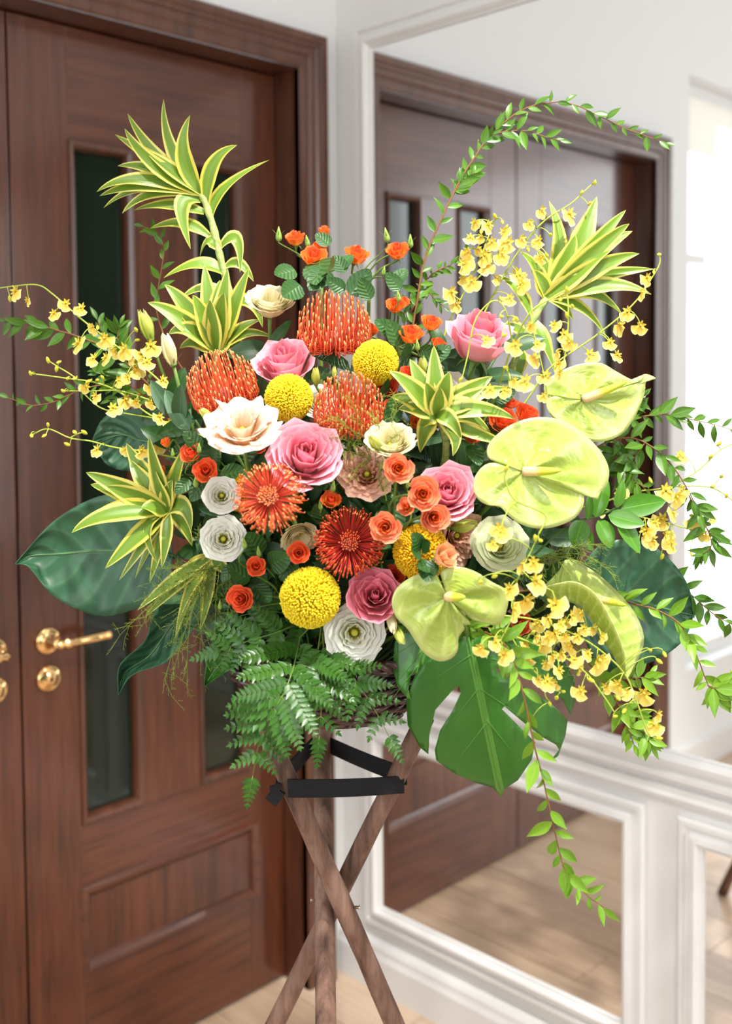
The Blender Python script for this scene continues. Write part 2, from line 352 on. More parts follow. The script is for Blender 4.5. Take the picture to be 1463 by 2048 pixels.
# ================================================================ the bouquet: materials
def pet_mat(name, base, tip, edge=None, rough=.55, trans=.28, vary=.06, streak=0):
    def f(nt, b):
        u, v, uv = uvx(nt)
        c = ramp(nt, v, [(0, base), (.45, tuple((a+q)/2 for a, q in zip(base, tip))), (.85, tip), (1, edge or tip)])
        n = noise(nt, 30, 3, stretch=(14, 1.2, 1), vec=uv); k = mth(nt, 'ADD', mth(nt, 'MULTIPLY', n, .5), mth(nt, 'MULTIPLY', rndobj(nt), .5))
        h = N(nt, 'ShaderNodeHueSaturation'); nt.links.new(c, h.inputs['Color']); nt.links.new(mth(nt, 'ADD', mth(nt, 'MULTIPLY', k, vary*4), 1-vary*2), h.inputs['Value'])
        bump(nt, b, noise(nt, 18, 3, stretch=(16, 1, 1), vec=uv), .18, .002)
        return setc(nt, b, h.outputs[0])
    return mat(name, rough, .3, build=f, trans=trans, col=tip)
def leaf_mat(name, c0, c1, rough=.38, trans=.18, rib=None, veins=0, vary=.12, coat=0, spec=.45, ribw=.018):
    def f(nt, b):
        u, v, uv = uvx(nt); n = noise(nt, 9, 3, vec=uv)
        k = mth(nt, 'ADD', mth(nt, 'MULTIPLY', n, .55), mth(nt, 'MULTIPLY', rndobj(nt), .45)); c = mixc(nt, k, c0, c1)
        a = mth(nt, 'ABSOLUTE', mth(nt, 'SUBTRACT', u, .5))
        if rib: c = mixc(nt, mth(nt, 'LESS_THAN', a, ribw), c, rib)
        if veins:
            s = mth(nt, 'SINE', mth(nt, 'MULTIPLY', mth(nt, 'SUBTRACT', v, mth(nt, 'MULTIPLY', a, .55)), veins*6.283))
            p = mth(nt, 'POWER', mth(nt, 'ADD', mth(nt, 'MULTIPLY', s, .5), .5), 14)
            c = mixc(nt, mth(nt, 'MULTIPLY', p, .45), c, rib or c1); bump(nt, b, s, .25, .004)
        return setc(nt, b, c)
    return mat(name, rough, spec, build=f, trans=trans, col=c1, coat=coat)
def varieg(nt, b):
    u, v, uv = uvx(nt); a = mth(nt, 'ABSOLUTE', mth(nt, 'SUBTRACT', mth(nt, 'MULTIPLY', u, 2), 1))
    n = noise(nt, 3, 2, vec=uv, stretch=(9, .5, 1)); e = mth(nt, 'ADD', a, mth(nt, 'MULTIPLY', mth(nt, 'SUBTRACT', n, .5), .55))
    green = mixc(nt, noise(nt, 7, 3, vec=uv, stretch=(10, .25, 1)), (.045, .125, .012), (.27, .42, .04))
    yel = mixc(nt, rndobj(nt), (.66, .58, .075), (.82, .74, .20))
    s = N(nt, 'ShaderNodeMapRange'); s.interpolation_type = 'SMOOTHSTEP'; nt.links.new(e, s.inputs[0]); s.inputs[1].default_value = .60; s.inputs[2].default_value = .76
    bump(nt, b, noise(nt, 12, 2, vec=uv, stretch=(10, .1, 1)), .12, .002)
    return setc(nt, b, mixc(nt, s.outputs[0], green, yel))
M_var = mat('variegated_leaf', .33, .45, build=varieg, trans=.22, col=(.4, .5, .1))
M_varstem = mat('dracaena_stem', .5, .4, build=lambda nt, b: setc(nt, b, ramp(nt, noise(nt, 60, 2, stretch=(1, 1, 3)), [(.35, (.20, .30, .07)), (.65, (.42, .46, .16))])))
M_mon = leaf_mat('split_leaf', (.022, .115, .010), (.045, .185, .016), .34, .12, (.10, .26, .035), 0, coat=.1)
M_bigl = leaf_mat('broad_dark_leaf', (.022, .082, .040), (.034, .112, .052), .42, .08, (.075, .18, .085), 7)
M_rus = leaf_mat('glossy_leaf', (.045, .16, .012), (.11, .30, .025), .3, .2, (.15, .36, .05), 0, coat=.15)
M_spr = leaf_mat('sprig_leaf', (.10, .25, .012), (.26, .45, .03), .36, .25, (.26, .46, .07), 0)
M_spd = leaf_mat('sprig_leaf_dark', (.032, .115, .008), (.11, .245, .016), .36, .25, (.17, .34, .05), 0)
M_fill = leaf_mat('filler_leaf', (.008, .036, .006), (.022, .080, .010), .42, .06, (.04, .11, .02), 0)
M_ros = leaf_mat('rose_leaf', (.012, .052, .009), (.035, .115, .018), .42, .08, (.055, .14, .03), 6)
M_eul = leaf_mat('eustoma_leaf', (.024, .078, .026), (.05, .125, .042), .45, .08, (.08, .17, .065), 0)
M_fern = leaf_mat('fern_leaf', (.016, .070, .007), (.05, .155, .015), .32, .12, (.09, .21, .025), 0)
M_wisp = mat('wispy_green', .6, .3, col=(.20, .27, .035))
M_stem = mat('green_stem', .5, .4, col=(.11, .20, .03))
M_stemd = mat('dark_stem', .55, .4, col=(.05, .11, .02))
M_twig = mat('red_brown_twig', .6, .3, col=(.20, .085, .03))
M_yst = mat('yellow_green_stem', .5, .4, col=(.34, .42, .05))
def anth_b(nt, b):
    u, v, uv = uvx(nt)
    c = mixc(nt, noise(nt, 4, 3, vec=uv), (.37, .50, .058), (.53, .66, .13)); c = mixc(nt, mth(nt, 'POWER', v, 6), c, (.68, .74, .27))
    s = mth(nt, 'SINE', mth(nt, 'ADD', mth(nt, 'MULTIPLY', u, 13*6.283), mth(nt, 'MULTIPLY', noise(nt, 5, 2, vec=uv), 5))); q = noise(nt, 3.5, 2, vec=uv, stretch=(8, 3, 1))
    p = mth(nt, 'POWER', mth(nt, 'ADD', mth(nt, 'MULTIPLY', s, .5), .5), 8); c = mixc(nt, mth(nt, 'MULTIPLY', p, .4), c, (.76, .82, .32))
    bump(nt, b, mth(nt, 'ADD', mth(nt, 'MULTIPLY', s, .6), mth(nt, 'MULTIPLY', q, 1.6)), .42, .0022)
    return setc(nt, b, c)
M_anth = mat('waxy_lime_spathe', .22, .5, build=anth_b, trans=.32, col=(.6, .7, .2), coat=.8)
M_spad = mat('spadix', .5, .4, build=lambda nt, b: (bump(nt, b, noise(nt, 900, 1), .6, .001), setc(nt, b, ramp(nt, uvx(nt)[1], [(0, (.72, .46, .28)), (.38, (.72, .54, .20)), (.55, (.55, .52, .03)), (1, (.36, .48, .03))])))[1])
M_onc = pet_mat('orchid_sepal', (.70, .46, .03), (.80, .66, .10), (.85, .74, .2), vary=.05)
M_lip = pet_mat('orchid_lip', (.86, .50, .03), (.90, .76, .20), (.92, .84, .42), vary=.05)
M_obud = mat('orchid_bud', .45, .4, col=(.62, .60, .05), trans=.15)
M_style = mat('pincushion_style', .4, .4, build=lambda nt, b: setc(nt, b, ramp(nt, uvx(nt)[1], [(0, (.50, .045, .025)), (.5, (.78, .095, .032)), (1, (.84, .17, .055))])), trans=.1, col=(.7, .1, .03))
M_styled = mat('deep_red_style', .4, .4, build=lambda nt, b: setc(nt, b, ramp(nt, uvx(nt)[1], [(0, (.30, .015, .014)), (.5, (.58, .028, .012)), (1, (.68, .07, .02))])), trans=.1, col=(.5, .03, .01))
M_knob = mat('pincushion_tip', .4, .4, col=(.90, .36, .13)); M_knobd = mat('deep_red_tip', .4, .4, col=(.75, .16, .05))
M_recep = mat('pincushion_heart', .8, .2, col=(.35, .12, .10))
M_pom = pet_mat('pompon_floret', (.82, .52, .0), (.94, .72, .006), (.95, .82, .05), vary=.03)
M_pomo = pet_mat('pompon_floret_gold', (.84, .44, .0), (.93, .57, .006), (.94, .66, .03), vary=.03)
M_pink = pet_mat('pink_petal', (.86, .42, .42), (.88, .36, .46), (.90, .50, .57))
M_pinkd = pet_mat('deep_pink_petal', (.80, .28, .28), (.80, .215, .31), (.86, .36, .42))
M_or = pet_mat('orange_petal', (.88, .40, .05), (.88, .165, .030), (.90, .22, .06))
M_sal = pet_mat('salmon_petal', (.88, .42, .12), (.88, .26, .12), (.90, .38, .22))
M_red = pet_mat('orange_red_petal', (.88, .26, .05), (.85, .110, .034), (.88, .18, .075))
M_apr = pet_mat('apricot_petal', (.84, .50, .20), (.86, .44, .22), (.86, .52, .32))
M_crm = pet_mat('cream_petal', (.80, .76, .36), (.84, .76, .48), (.86, .80, .58), trans=.3)
M_pch = pet_mat('peach_petal', (.84, .60, .34), (.85, .64, .48), (.86, .70, .58), trans=.3)
M_pch2 = pet_mat('dusky_peach_petal', (.76, .42, .25), (.78, .44, .30), (.80, .54, .42), trans=.25)
M_wht = pet_mat('white_petal', (.60, .70, .28), (.82, .82, .74), (.86, .86, .80), trans=.3)
M_wgr = pet_mat('greenish_white_petal', (.56, .66, .22), (.74, .78, .48), (.80, .82, .58), trans=.3)
M_lime = pet_mat('lime_bud', (.36, .48, .06), (.62, .66, .14), (.74, .76, .26), trans=.3)
M_heart = mat('flower_heart', .6, .3, col=(.42, .40, .03)); M_stam = mat('stamen', .6, .3, col=(.72, .50, .04))
M_sep = mat('green_sepal', .5, .4, col=(.14, .26, .05), trans=.2); M_gbud = mat('green_bud', .5, .4, col=(.22, .34, .06))

# ================================================================ shapes
def blade(L=1, wd=.3, nl=8, nw=4, prof=None, bend=0, cup=.3, serr=0, ruf=0, seed=0):
    """flat leaf: base at 0, runs along +Y, face +Z"""
    prof = prof or (lambda t: math.sin(math.pi*min(1, t**.8))**.8); V = []; UV = []; y = z = 0; R = random.Random(seed)
    for j in range(nl+1):
        t = j/nl; th = bend*t; wv = wd/2*max(.004, prof(t))
        if serr and j % 2: wv *= 1+serr
        for i in range(nw+1):
            s = 2*i/nw-1; o = wv*(cup*s*s)+ruf*abs(s)*math.sin(t*17+s*2+seed)
            V.append((wv*s, y+math.sin(th)*o, z+math.cos(th)*o)); UV.append((i/nw, t))
        y += L/nl*math.cos(th); z -= L/nl*math.sin(th)
    return G().add(V, grid_faces(nw+1, nl+1), UV)
def strap(path, wd, nh, nw=4, prof=None, fold=.25, twist=0):
    """leaf along a 3-D path whose upper side looks along nh"""
    path = np.asarray(path); k = len(path); T = np.gradient(path, axis=0); T /= np.linalg.norm(T, axis=1)[:, None]+1e-9
    prof = prof or (lambda t: min(1, (.42+2.2*t))*(1-max(0, t-.45)/.55)**.75 if t < 1 else .0); V = []; UV = []
    nh = np.asarray(nh, float); S = None
    for j in range(k):
        t = j/(k-1); s_ = np.cross(T[j], nh)
        if np.linalg.norm(s_) < .15 and S is not None: s_ = S
        s_ = nrm(s_)
        if S is not None: s_ = nrm(s_*.6+S*.4)
        S = s_; n_ = np.cross(s_, T[j]); a = twist*t; s2 = s_*math.cos(a)+n_*math.sin(a); n2 = np.cross(s2, T[j]); wv = wd/2*max(.01, prof(t))
        for i in range(nw+1):
            q = 2*i/nw-1; V.append(path[j]+s2*wv*q+n2*wv*fold*abs(q)); UV.append((i/nw, t))
    return G().add(V, grid_faces(nw+1, k), UV)
def cup_petal(f0, span, ra, rb, za, zb, bul, curl, nu=7, nv=6, ruf=0, spir=.09, rnd=.22, seed=0, tc=.62, fq=1):
    R = random.Random(seed); ph = R.random()*6; V = []; UV = []; fr = R.uniform(2.4, 3.6)
    for j in range(nv):
        for i in range(nu):
            s = 2*i/(nu-1)-1; t = j/(nv-1); te = t*(1-rnd*abs(s)**2.6)
            r = ra+(rb-ra)*te**bul; z = za+(zb-za)*te
            if te > tc: e = ((te-tc)/(1-tc))**2; r += curl*e; z -= curl*.55*e*(1 if curl > 0 else 0)
            wv = ruf*t*t*math.sin(s*fr*3.1*fq+ph)*(1 if fq == 1 else .6+.4*math.sin(s*5+ph)); z += wv; r += wv*.8
            r *= 1+spir*s; a = f0+s*span*(1 if t > .05 else .75)
            V.append((r*math.cos(a), r*math.sin(a), z)); UV.append((i/(nu-1), t))
    return G().add(V, grid_faces(nu, nv), UV)
def sepals(g, n, L, wd, z0, ang, m=0, seed=0):
    for k in range(n):
        b = blade(L, wd, 5, 2, lambda t: (1-t)**.7*(.5+min(.5, 2*t)), bend=.7, cup=.25); a = k*2*math.pi/n+seed
        e = math.radians(ang); Rm = np.array(Matrix.Rotation(a, 4, 'Z') @ Matrix.Translation((0, .10, z0)) @ Matrix.Rotation(e, 4, 'X')); g.join(b, Rm, m)
PROTO = {}
def proto(name, parts): PROTO[name] = parts     # parts: (name, mesh, index of parent part or None)
def rose_parts(tag_, M, Mi, K, cnt, tall=0, openness=1.0, nu=7, nv=6, seed=0, sub=True):
    R = random.Random(seed); parts = []
    g = G(); lathe(g, [(.07, -.95), (.13, -.88), (.20, -.72), (.17, -.60), (.3, -.55)], 12); sepals(g, 5, .62, .20, -.62, -22-12*openness, 0, R.random())
    parts.append(('calyx', g.mesh('calyx', M_sep), None))
    for k in range(K):
        f = k/(K-1); n = cnt[k]
        rb = (.055+.835*f**1.12)*(1 if not tall else (.82+.18*f)); zt = .26+.24*math.sin(math.pi*min(1, f*1.15+.05))-.06*f*openness+tall*.38*(1-f*.6); za = -.66+.10*(1-f)
        for i in range(n):
            f0 = 2*math.pi*i/n+k*1.3+R.uniform(-.3, .3); sp = math.pi/n*(1.45-.15*f)+.12
            curl = (.02+.13*f*f*openness)+R.uniform(-.015, .03)
            p = cup_petal(f0, sp, .08+.14*f, rb*R.uniform(.92, 1.05), za, zt+R.uniform(-.09, .07), .44 if f > .3 else .7, curl if f > .35 else -.05, nu, nv, .03+.02*f, (.38 if f < .15 else .20 if f < .5 else .10), .22, R.randrange(999))
            parts.append(('petal', p.mesh('petal', Mi if f < .45 else M), 0))
    PROTO[tag_] = parts
rose_parts('cabbage', M_pink, M_pinkd, 7, [3, 4, 4, 5, 5, 5, 5], 0, 1.0, seed=3)
rose_parts('tallrose', M_pink, M_pinkd, 6, [2, 3, 3, 4, 4, 5], 1, .75, seed=8)
rose_parts('deeprose', M_pinkd, M_pinkd, 6, [2, 3, 4, 4, 5, 5], .5, .8, seed=11)
for nm, ma, mi in (('or', M_or, M_red), ('sal', M_sal, M_or), ('red', M_red, M_red), ('apr', M_apr, M_sal)):
    rose_parts('open_'+nm, ma, mi, 6, [3, 3, 4, 4, 5, 5], .1, 1.0, 5, 5, seed=21)
    rose_parts('half_'+nm, ma, mi, 4, [2, 3, 4, 5], .9, .7, 5, 5, seed=33)
    rose_parts('bud_'+nm, ma, mi, 3, [2, 3, 3], 1.6, .15, 5, 5, seed=41)
def lis_parts(tag_, M, layers, ruf, depth=.75, hearty=True, seed=0, flare=.25, nu=9, nv=7, lo=.38, fq=1, rnd=.10):
    R = random.Random(seed); g = G(); lathe(g, [(.05, -depth-.28), (.10, -depth-.2), (.14, -depth-.05), (.13, -depth+.02)], 10); sepals(g, 5, .55, .09, -depth-.12, 40, 0); parts = [('calyx', g.mesh('calyx', M_sep), None)]
    for k in range(layers):
        f = (k+1)/layers
        for i in range(5 if k else 4):
            f0 = 2*math.pi*i/(5 if k else 4)+k*.75+R.uniform(-.12, .12)
            p = cup_petal(f0, 1.08, .07+.05*f, (lo+(.93-lo)*f), -depth, .12-.22*f*flare*2+R.uniform(-.04, .06), .46, flare*f*f+R.uniform(0, .05), nu, nv, ruf*(.5+.5*f), .10, rnd, R.randrange(999), fq=fq)
            parts.append(('petal', p.mesh('petal', M), 0))
    g = G(); lathe(g, [(.02, -depth+.02), (.13, -depth+.12), (.15, -depth+.3), (.06, -depth+.42), (.12, -depth+.48), (.1, -depth+.52), (.01, -depth+.54)], 10); parts.append(('pistil', g.mesh('pistil', M_heart), None))
    g = G()
    for i in range(6):
        a = i*1.047; p = np.array([math.cos(a), math.sin(a), 0]); tube(g, [p*.1+[0, 0, -depth+.1], p*.2+[0, 0, -depth+.3], p*.24+[0, 0, -depth+.42]], [.015, .015, .04], 5)
    parts.append(('stamens', g.mesh('stamens', M_stam), None)); PROTO[tag_] = parts
lis_parts('lis_white', M_wht, 5, .05, .62, seed=2, flare=.15, lo=.16, nu=10); lis_parts('lis_cream', M_crm, 5, .075, .9, seed=5, flare=.12, nu=17, fq=1.9, rnd=.05)
lis_parts('lis_wgr', M_wgr, 5, .045, .6, seed=6, flare=.16, lo=.16); lis_parts('lis_peach', M_pch, 3, .15, .85, seed=9, flare=.26, nu=23, nv=9, lo=.10, fq=1.5, rnd=.03); lis_parts('lis_dusk', M_pch2, 5, .14, .7, seed=12, flare=.25, nu=13, lo=.12)
def bud_parts(tag_, M, seed=0):
    R = random.Random(seed); g = G(); lathe(g, [(.05, -1.0), (.11, -.95), (.2, -.85), (.2, -.78)], 10); sepals(g, 5, .8, .10, -.9, 62, 0); parts = [('calyx', g.mesh('calyx', M_sep), None)]
    for i in range(5):
        p = cup_petal(i*1.257, .85, .12, .30, -.88, .85+R.uniform(-.12, .12), .35, -.12, 6, 7, .03, .16, .35, R.randrange(99), .55)
        V = p.v[0]; t = (V[:, 2]+.88)/1.7; V[:, :2] *= (1.35-.75*np.abs(t-.42))[:, None]; parts.append(('petal', p.mesh('petal', M), 0))
    PROTO[tag_] = parts
bud_parts('lisbud_lime', M_lime, 1); bud_parts('lisbud_cream', M_crm, 2)
# small closed green bud of the spray roses
g = G(); lathe(g, [(.05, -1), (.32, -.8), (.42, -.5), (.36, -.1), (.2, .45), (.05, .95)], 10); sepals(g, 4, 1.5, .22, -.6, 72, 0); PROTO['gbud'] = [('bud', g.mesh('bud', M_gbud), None)]
def fib(n, lim=1.0):
    i = np.arange(n)+.5; z = 1-(1+lim)*i/n*1.0; ph = i*math.pi*(3-5**.5); return np.stack([np.sqrt(np.maximum(0, 1-z*z))*np.cos(ph), np.sqrt(np.maximum(0, 1-z*z))*np.sin(ph), z], 1)
def pom_parts(tag_, M, seed):
    g = G(); lathe(g, [(.02, -.84), (.5, -.68), (.8, -.2), (.82, .2), (.5, .68), (.02, .84)], 16); a = g.mesh('heart', M); g = G(); R = np.random.default_rng(seed)
    for k, d in enumerate(fib(1800)):
        Mx = basis(d*.74, nrm(d+R.normal(0, .09, 3)), R.random()*6); s = .042*R.uniform(.85, 1.12); L = .26*R.uniform(.85, 1.08)
        th = np.arange(5)*1.2566; ring = lambda r, z, o=0: np.stack([r*np.cos(th)+o, r*np.sin(th), np.full(5, z)], 1)
        V = np.concatenate([ring(s*.6, 0), ring(s, L*.6), ring(s*.95, L*.9), ring(s*.35, L)]); f = grid_faces(5, 4, True)+[(15, 16, 17, 18, 19)]
        uv = np.concatenate([np.stack([np.arange(5)/5, np.full(5, t)], 1) for t in (0, .6, .9, 1)]); g.join(G().add(V, f, uv), Mx)
    PROTO[tag_] = [('heart', a, None), ('florets', g.mesh('florets', M), None)]
pom_parts('pom', M_pom, 1); pom_parts('pomo', M_pomo, 1)
def pin_parts(tag_, Ms, Mk, n, bowl, seed):
    R = np.random.default_rng(seed); g = G(); lathe(g, [(.05, -.72), (.16, -.66), (.24, -.5), (.20, -.25), (.1, -.1)] if bowl else [(.05, -.5), (.2, -.42), (.3, -.2), (.24, 0), (.08, .12)], 12); rec = g.mesh('receptacle', M_recep)
    g = G()
    for k in range(n):
        q = (k+.5)/n; ph = k*2.39996+R.normal(0, .04); er = np.array([math.cos(ph), math.sin(ph), 0]); ez = np.array([0, 0, 1.])
        if bowl:                              # tips spread over a globe, every style rises from the heart and hooks inward
            th = math.radians(6+106*q**.62)+R.normal(0, .04); rr = R.uniform(.93, 1.04); tip = (er*math.sin(th)+ez*math.cos(th)*.98)*rr; st = er*.16*q**.5+ez*(-.62+.12*(1-q))
            P = bez(st, st+er*(.20+.62*math.sin(th))+ez*.06, tip+er*.10*math.sin(th)-ez*(.42+.12*math.cos(th)), tip, 10)
        else:
            inner = q < .24; qs = q**.5
            if inner: a0, bd, L, rb, zb = math.radians(8+70*qs), math.radians(20), .20+.20*qs, .30*qs, .02
            else: qq = (q-.24)/.76; a0, bd, L, rb, zb = math.radians(58+56*qq**.8), math.radians(40+75*R.random()*(.4+.6*qq)), .98+.20*R.random(), .22, -.02-.16*qq
            a0 += R.normal(0, .05); P = [er*rb+ez*zb]; m = 10
            for j in range(m):
                t = (j+.5)/m; a = a0-bd*t**1.8-(.95 if j >= m-2 and not inner else 0); P.append(P[-1]+(er*math.sin(a)+ez*math.cos(a))*L/m*(1 if j < m-2 else .6))
        P = np.array(P); tube(g, P, np.linspace(.017, .0115, len(P)), 4, 0, False)
        tip = P[-1]; dr = nrm(P[-1]-P[-2]); tube(g, [tip-dr*.03, tip+dr*.03, tip+dr*.07, tip+dr*.10], [.012, .022, .021, .006], 5, 1)
    PROTO[tag_] = [('receptacle', rec, None), ('styles', g.mesh('styles', [Ms, Mk]), None)]
pin_parts('pin_bowl', M_style, M_knob, 230, True, 1); pin_parts('pin_open', M_style, M_knob, 270, False, 2); pin_parts('pin_deep', M_styled, M_knobd, 260, False, 3)
# dancing-lady orchid floret: small yellow sepals round a broad pale lip
g = G()
for k, a in enumerate((0, 1.15, -1.15, 2.1, -2.1)):
    b = blade(.42, .19, 5, 2, bend=-.5, cup=.3); g.join(b, np.array(Matrix.Rotation(a, 4, 'Z') @ Matrix.Translation((0, .05, 0)) @ Matrix.Rotation(.35, 4, 'X')))
lathe(g, [(.02, -.1), (.08, 0), (.09, .14), (.02, .2)], 6); M_f0 = g.mesh('floret', M_onc)
def lipg(seed):
    V = []; UV = []; R = random.Random(seed)
    for j in range(6):
        for i in range(11):
            s = 2*i/10-1; t = j/5; a = s*1.35; rr = (.12+.72*t*(1-.22*math.exp(-(s/.16)**2))*(1-.12*s*s)); V.append((math.sin(a)*rr*.92, -math.cos(a)*rr-.02, .10*t*t*-1+.05*math.sin(s*9+seed)*t+.08*t)); UV.append((i/10, t))
    g = G().add(V, grid_faces(11, 6), UV); return g.mesh('lip', M_lip)
PROTO['floret'] = [('floret', M_f0, None), ('lip', lipg(1), 0)]; PROTO['floret2'] = [('floret', M_f0, None), ('lip', lipg(4), 0)]
g = G(); lathe(g, [(.02, -.5), (.16, -.35), (.26, 0), (.2, .35), (.03, .6)], 8); PROTO['obud'] = [('flower_bud', g.mesh('flower_bud', M_obud), None)]
LEAF = {}
def lprof(a, b): return lambda t: (math.sin(math.pi*min(1, max(0, t))**a)**b)
for nm, mm in (('spr', M_spr), ('spd', M_spd)):
    LEAF[nm] = [blade(1, wd, 8, 2, lprof(.8, 1.15), bd, .35, 0, 0, k).mesh('leaf', mm) for k, (wd, bd) in enumerate(((.34, .35), (.40, -.3), (.30, .8)))]
LEAF['fill'] = [blade(1, wd, 8, 4, lprof(.8, .7), bd, .2, 0, 0, k).mesh('leaf', M_fill) for k, (wd, bd) in enumerate(((.46, .5), (.42, .2), (.5, .8)))]
LEAF['rus'] = [blade(1, .5, 9, 4, lprof(.8, .75), bd, .22).mesh('leaf', M_rus) for bd in (.4, -.1, .8)]
LEAF['eu'] = [blade(1, .40, 8, 4, lprof(.7, .7), bd, .35).mesh('leaf', M_eul) for bd in (.5, .1, .9)]
LEAF['ros'] = [blade(1, .68, 16, 4, lprof(.75, .62), bd, .18, .07).mesh('leaf', M_ros) for bd in (.5, .15, -.3)]
def place(pn, M, parent, first=None, sub=True):
    """put a prototype's parts under parent; parts of a part become sub-parts (or plain parts when sub is off)"""
    made = []
    for nm, me, par in PROTO[pn]:
        p = parent if par is None or not sub else made[par]
        made.append(link(nm if not (first and par is None) else first, me, p, M))
        if nm in ('styles', 'florets', 'stamens'): made[-1]['kind'] = 'stuff'
    return made
# ================================================================ where the stems go
D0 = 1.50
def D(px, py):
    r2 = ((px-690)/560)**2+((py-980)/500)**2; return D0-.17*math.sqrt(max(0, 1-r2))+.02*min(1, max(0, r2-1))
FOAM = W(672, 1310, D0)
FPTS = []
def foam_point(px, py):
    """a free place in the foam on the side of the bouquet where the stem is needed"""
    a = (W(px, py, D0)-FOAM); a[2] = 0; l = np.linalg.norm(a); c = FOAM+a/max(l, 1e-6)*min(.055, .015+l*.11)+[0, 0, -.015]
    for k in range(400):
        q = c+np.array([RT.gauss(0, .004+.00025*k), RT.gauss(0, .004+.00025*k), 0]); e = q-FOAM
        if max(abs(e[0]), abs(e[1])) > .070: continue
        if all((q[0]-p[0])**2+(q[1]-p[1])**2 > (.0105 if k < 250 else .0075)**2 for p in FPTS): break
    FPTS.append(q); return q
RT = random.Random(99)
HEADC = []                                   # flower heads as spheres: centre, radius
STEMS = []                                   # every stem so far: points, radius
def route(b, end, tan, rad, k=14, back=.1, node=False):
    """a stem from the foam to a flower that bends round the heads and stems already there"""
    L = np.linalg.norm(end-b); tan = nrm(tan); best = None; z = np.array([0, 0, 1.])
    own = sorted((np.linalg.norm(c-end)/r, i) for i, (c, r) in enumerate(HEADC))[:1]; own = [i for q, i in own if q < 1.4 and not node]
    C = np.array([c for i, (c, r) in enumerate(HEADC) if i not in own]).reshape(-1, 3); Rr = np.array([r for i, (c, r) in enumerate(HEADC) if i not in own])
    near = [(Q, q) for Q, q in STEMS if not (np.any(Q.min(0) > np.maximum(b, end)+.05) or np.any(np.minimum(b, end)-.05 > Q.max(0)))]
    for t in range(80):
        s = 0 if t == 0 else .010+.0009*t
        j1 = np.array([RT.gauss(0, s) for _ in range(3)]); j2 = np.array([RT.gauss(0, s) for _ in range(3)])
        P = bez(b, b+z*L*.25+(end-b)*.15+j1, end-tan*min(L*.45, back+L*.15)+j2, end, 40); cost = 0.
        if len(C): d = np.linalg.norm(P[:37, None]-C[None], axis=2)-Rr[None]*.94-rad; cost += 3*(d < 0).sum()
        hr = np.linalg.norm(P[:, :2]-FOAM[:2], axis=1); cost += 4*((P[:, 2] < FOAM[2]+.034) & (hr > .128) & (hr < .19)).sum()
        for Q, q in near:
            if best is not None and cost >= best[0]: break
            dd = np.linalg.norm(P[3:, None]-Q[None], axis=2).min(1); cost += (dd < (rad+q)*1.02+.0018).sum()
        if best is None or cost < best[0]: best = (cost, P)
        if cost == 0: break
    P = best[1]; STEMS.append((P, rad)); return P[np.linspace(0, 39, k).round().astype(int)] if k < 20 else P
REC = []; HD = {}
def hd(px, py, dz, R, cs=0., cr=.92, n=None):
    """depth of a flower head, its scale, and note it as a sphere (centre shifted by cs radii against its facing)"""
    d = HD.get((px, py), D(px, py)+dz); s = R*1.06*d*DK/FPX; REC.append((px, py, d, R, cs, cr, tuple(n))); return d, s
def plant(name, label, cat, px, py, group=None):
    b = foam_point(px, py); return root(name, b, label, cat, group), b
def stemto(r, b, head, n, rad, m, name='stem', back=.1, k=14):
    P = route(b, head, n, rad, k, back); g = G(); tube(g, P, rad, 7); link(name, g.mesh(name, m), r); return P
def leaf_on(r, base, dirn, nh, L, kind, rnd=0, name='leaf'):
    y = nrm(dirn); z = np.asarray(nh)-y*(np.asarray(nh)@y); z = nrm(z); x = np.cross(y, z); M = np.eye(4); M[:3, 0] = x*L; M[:3, 1] = y*L; M[:3, 2] = z*L; M[:3, 3] = base
    return link(name, random.choice(LEAF[kind]), r, M)
def path3(pts, d, tilt=0):
    """photo points to a stem in space; d is a depth or one per point"""
    if np.isscalar(d): d = [d]*len(pts)
    return np.array([W(p[0], p[1], p[2] if len(p) > 2 else q) for p, q in zip(pts, d)])
TOCAM = V3(0, 0, 1)
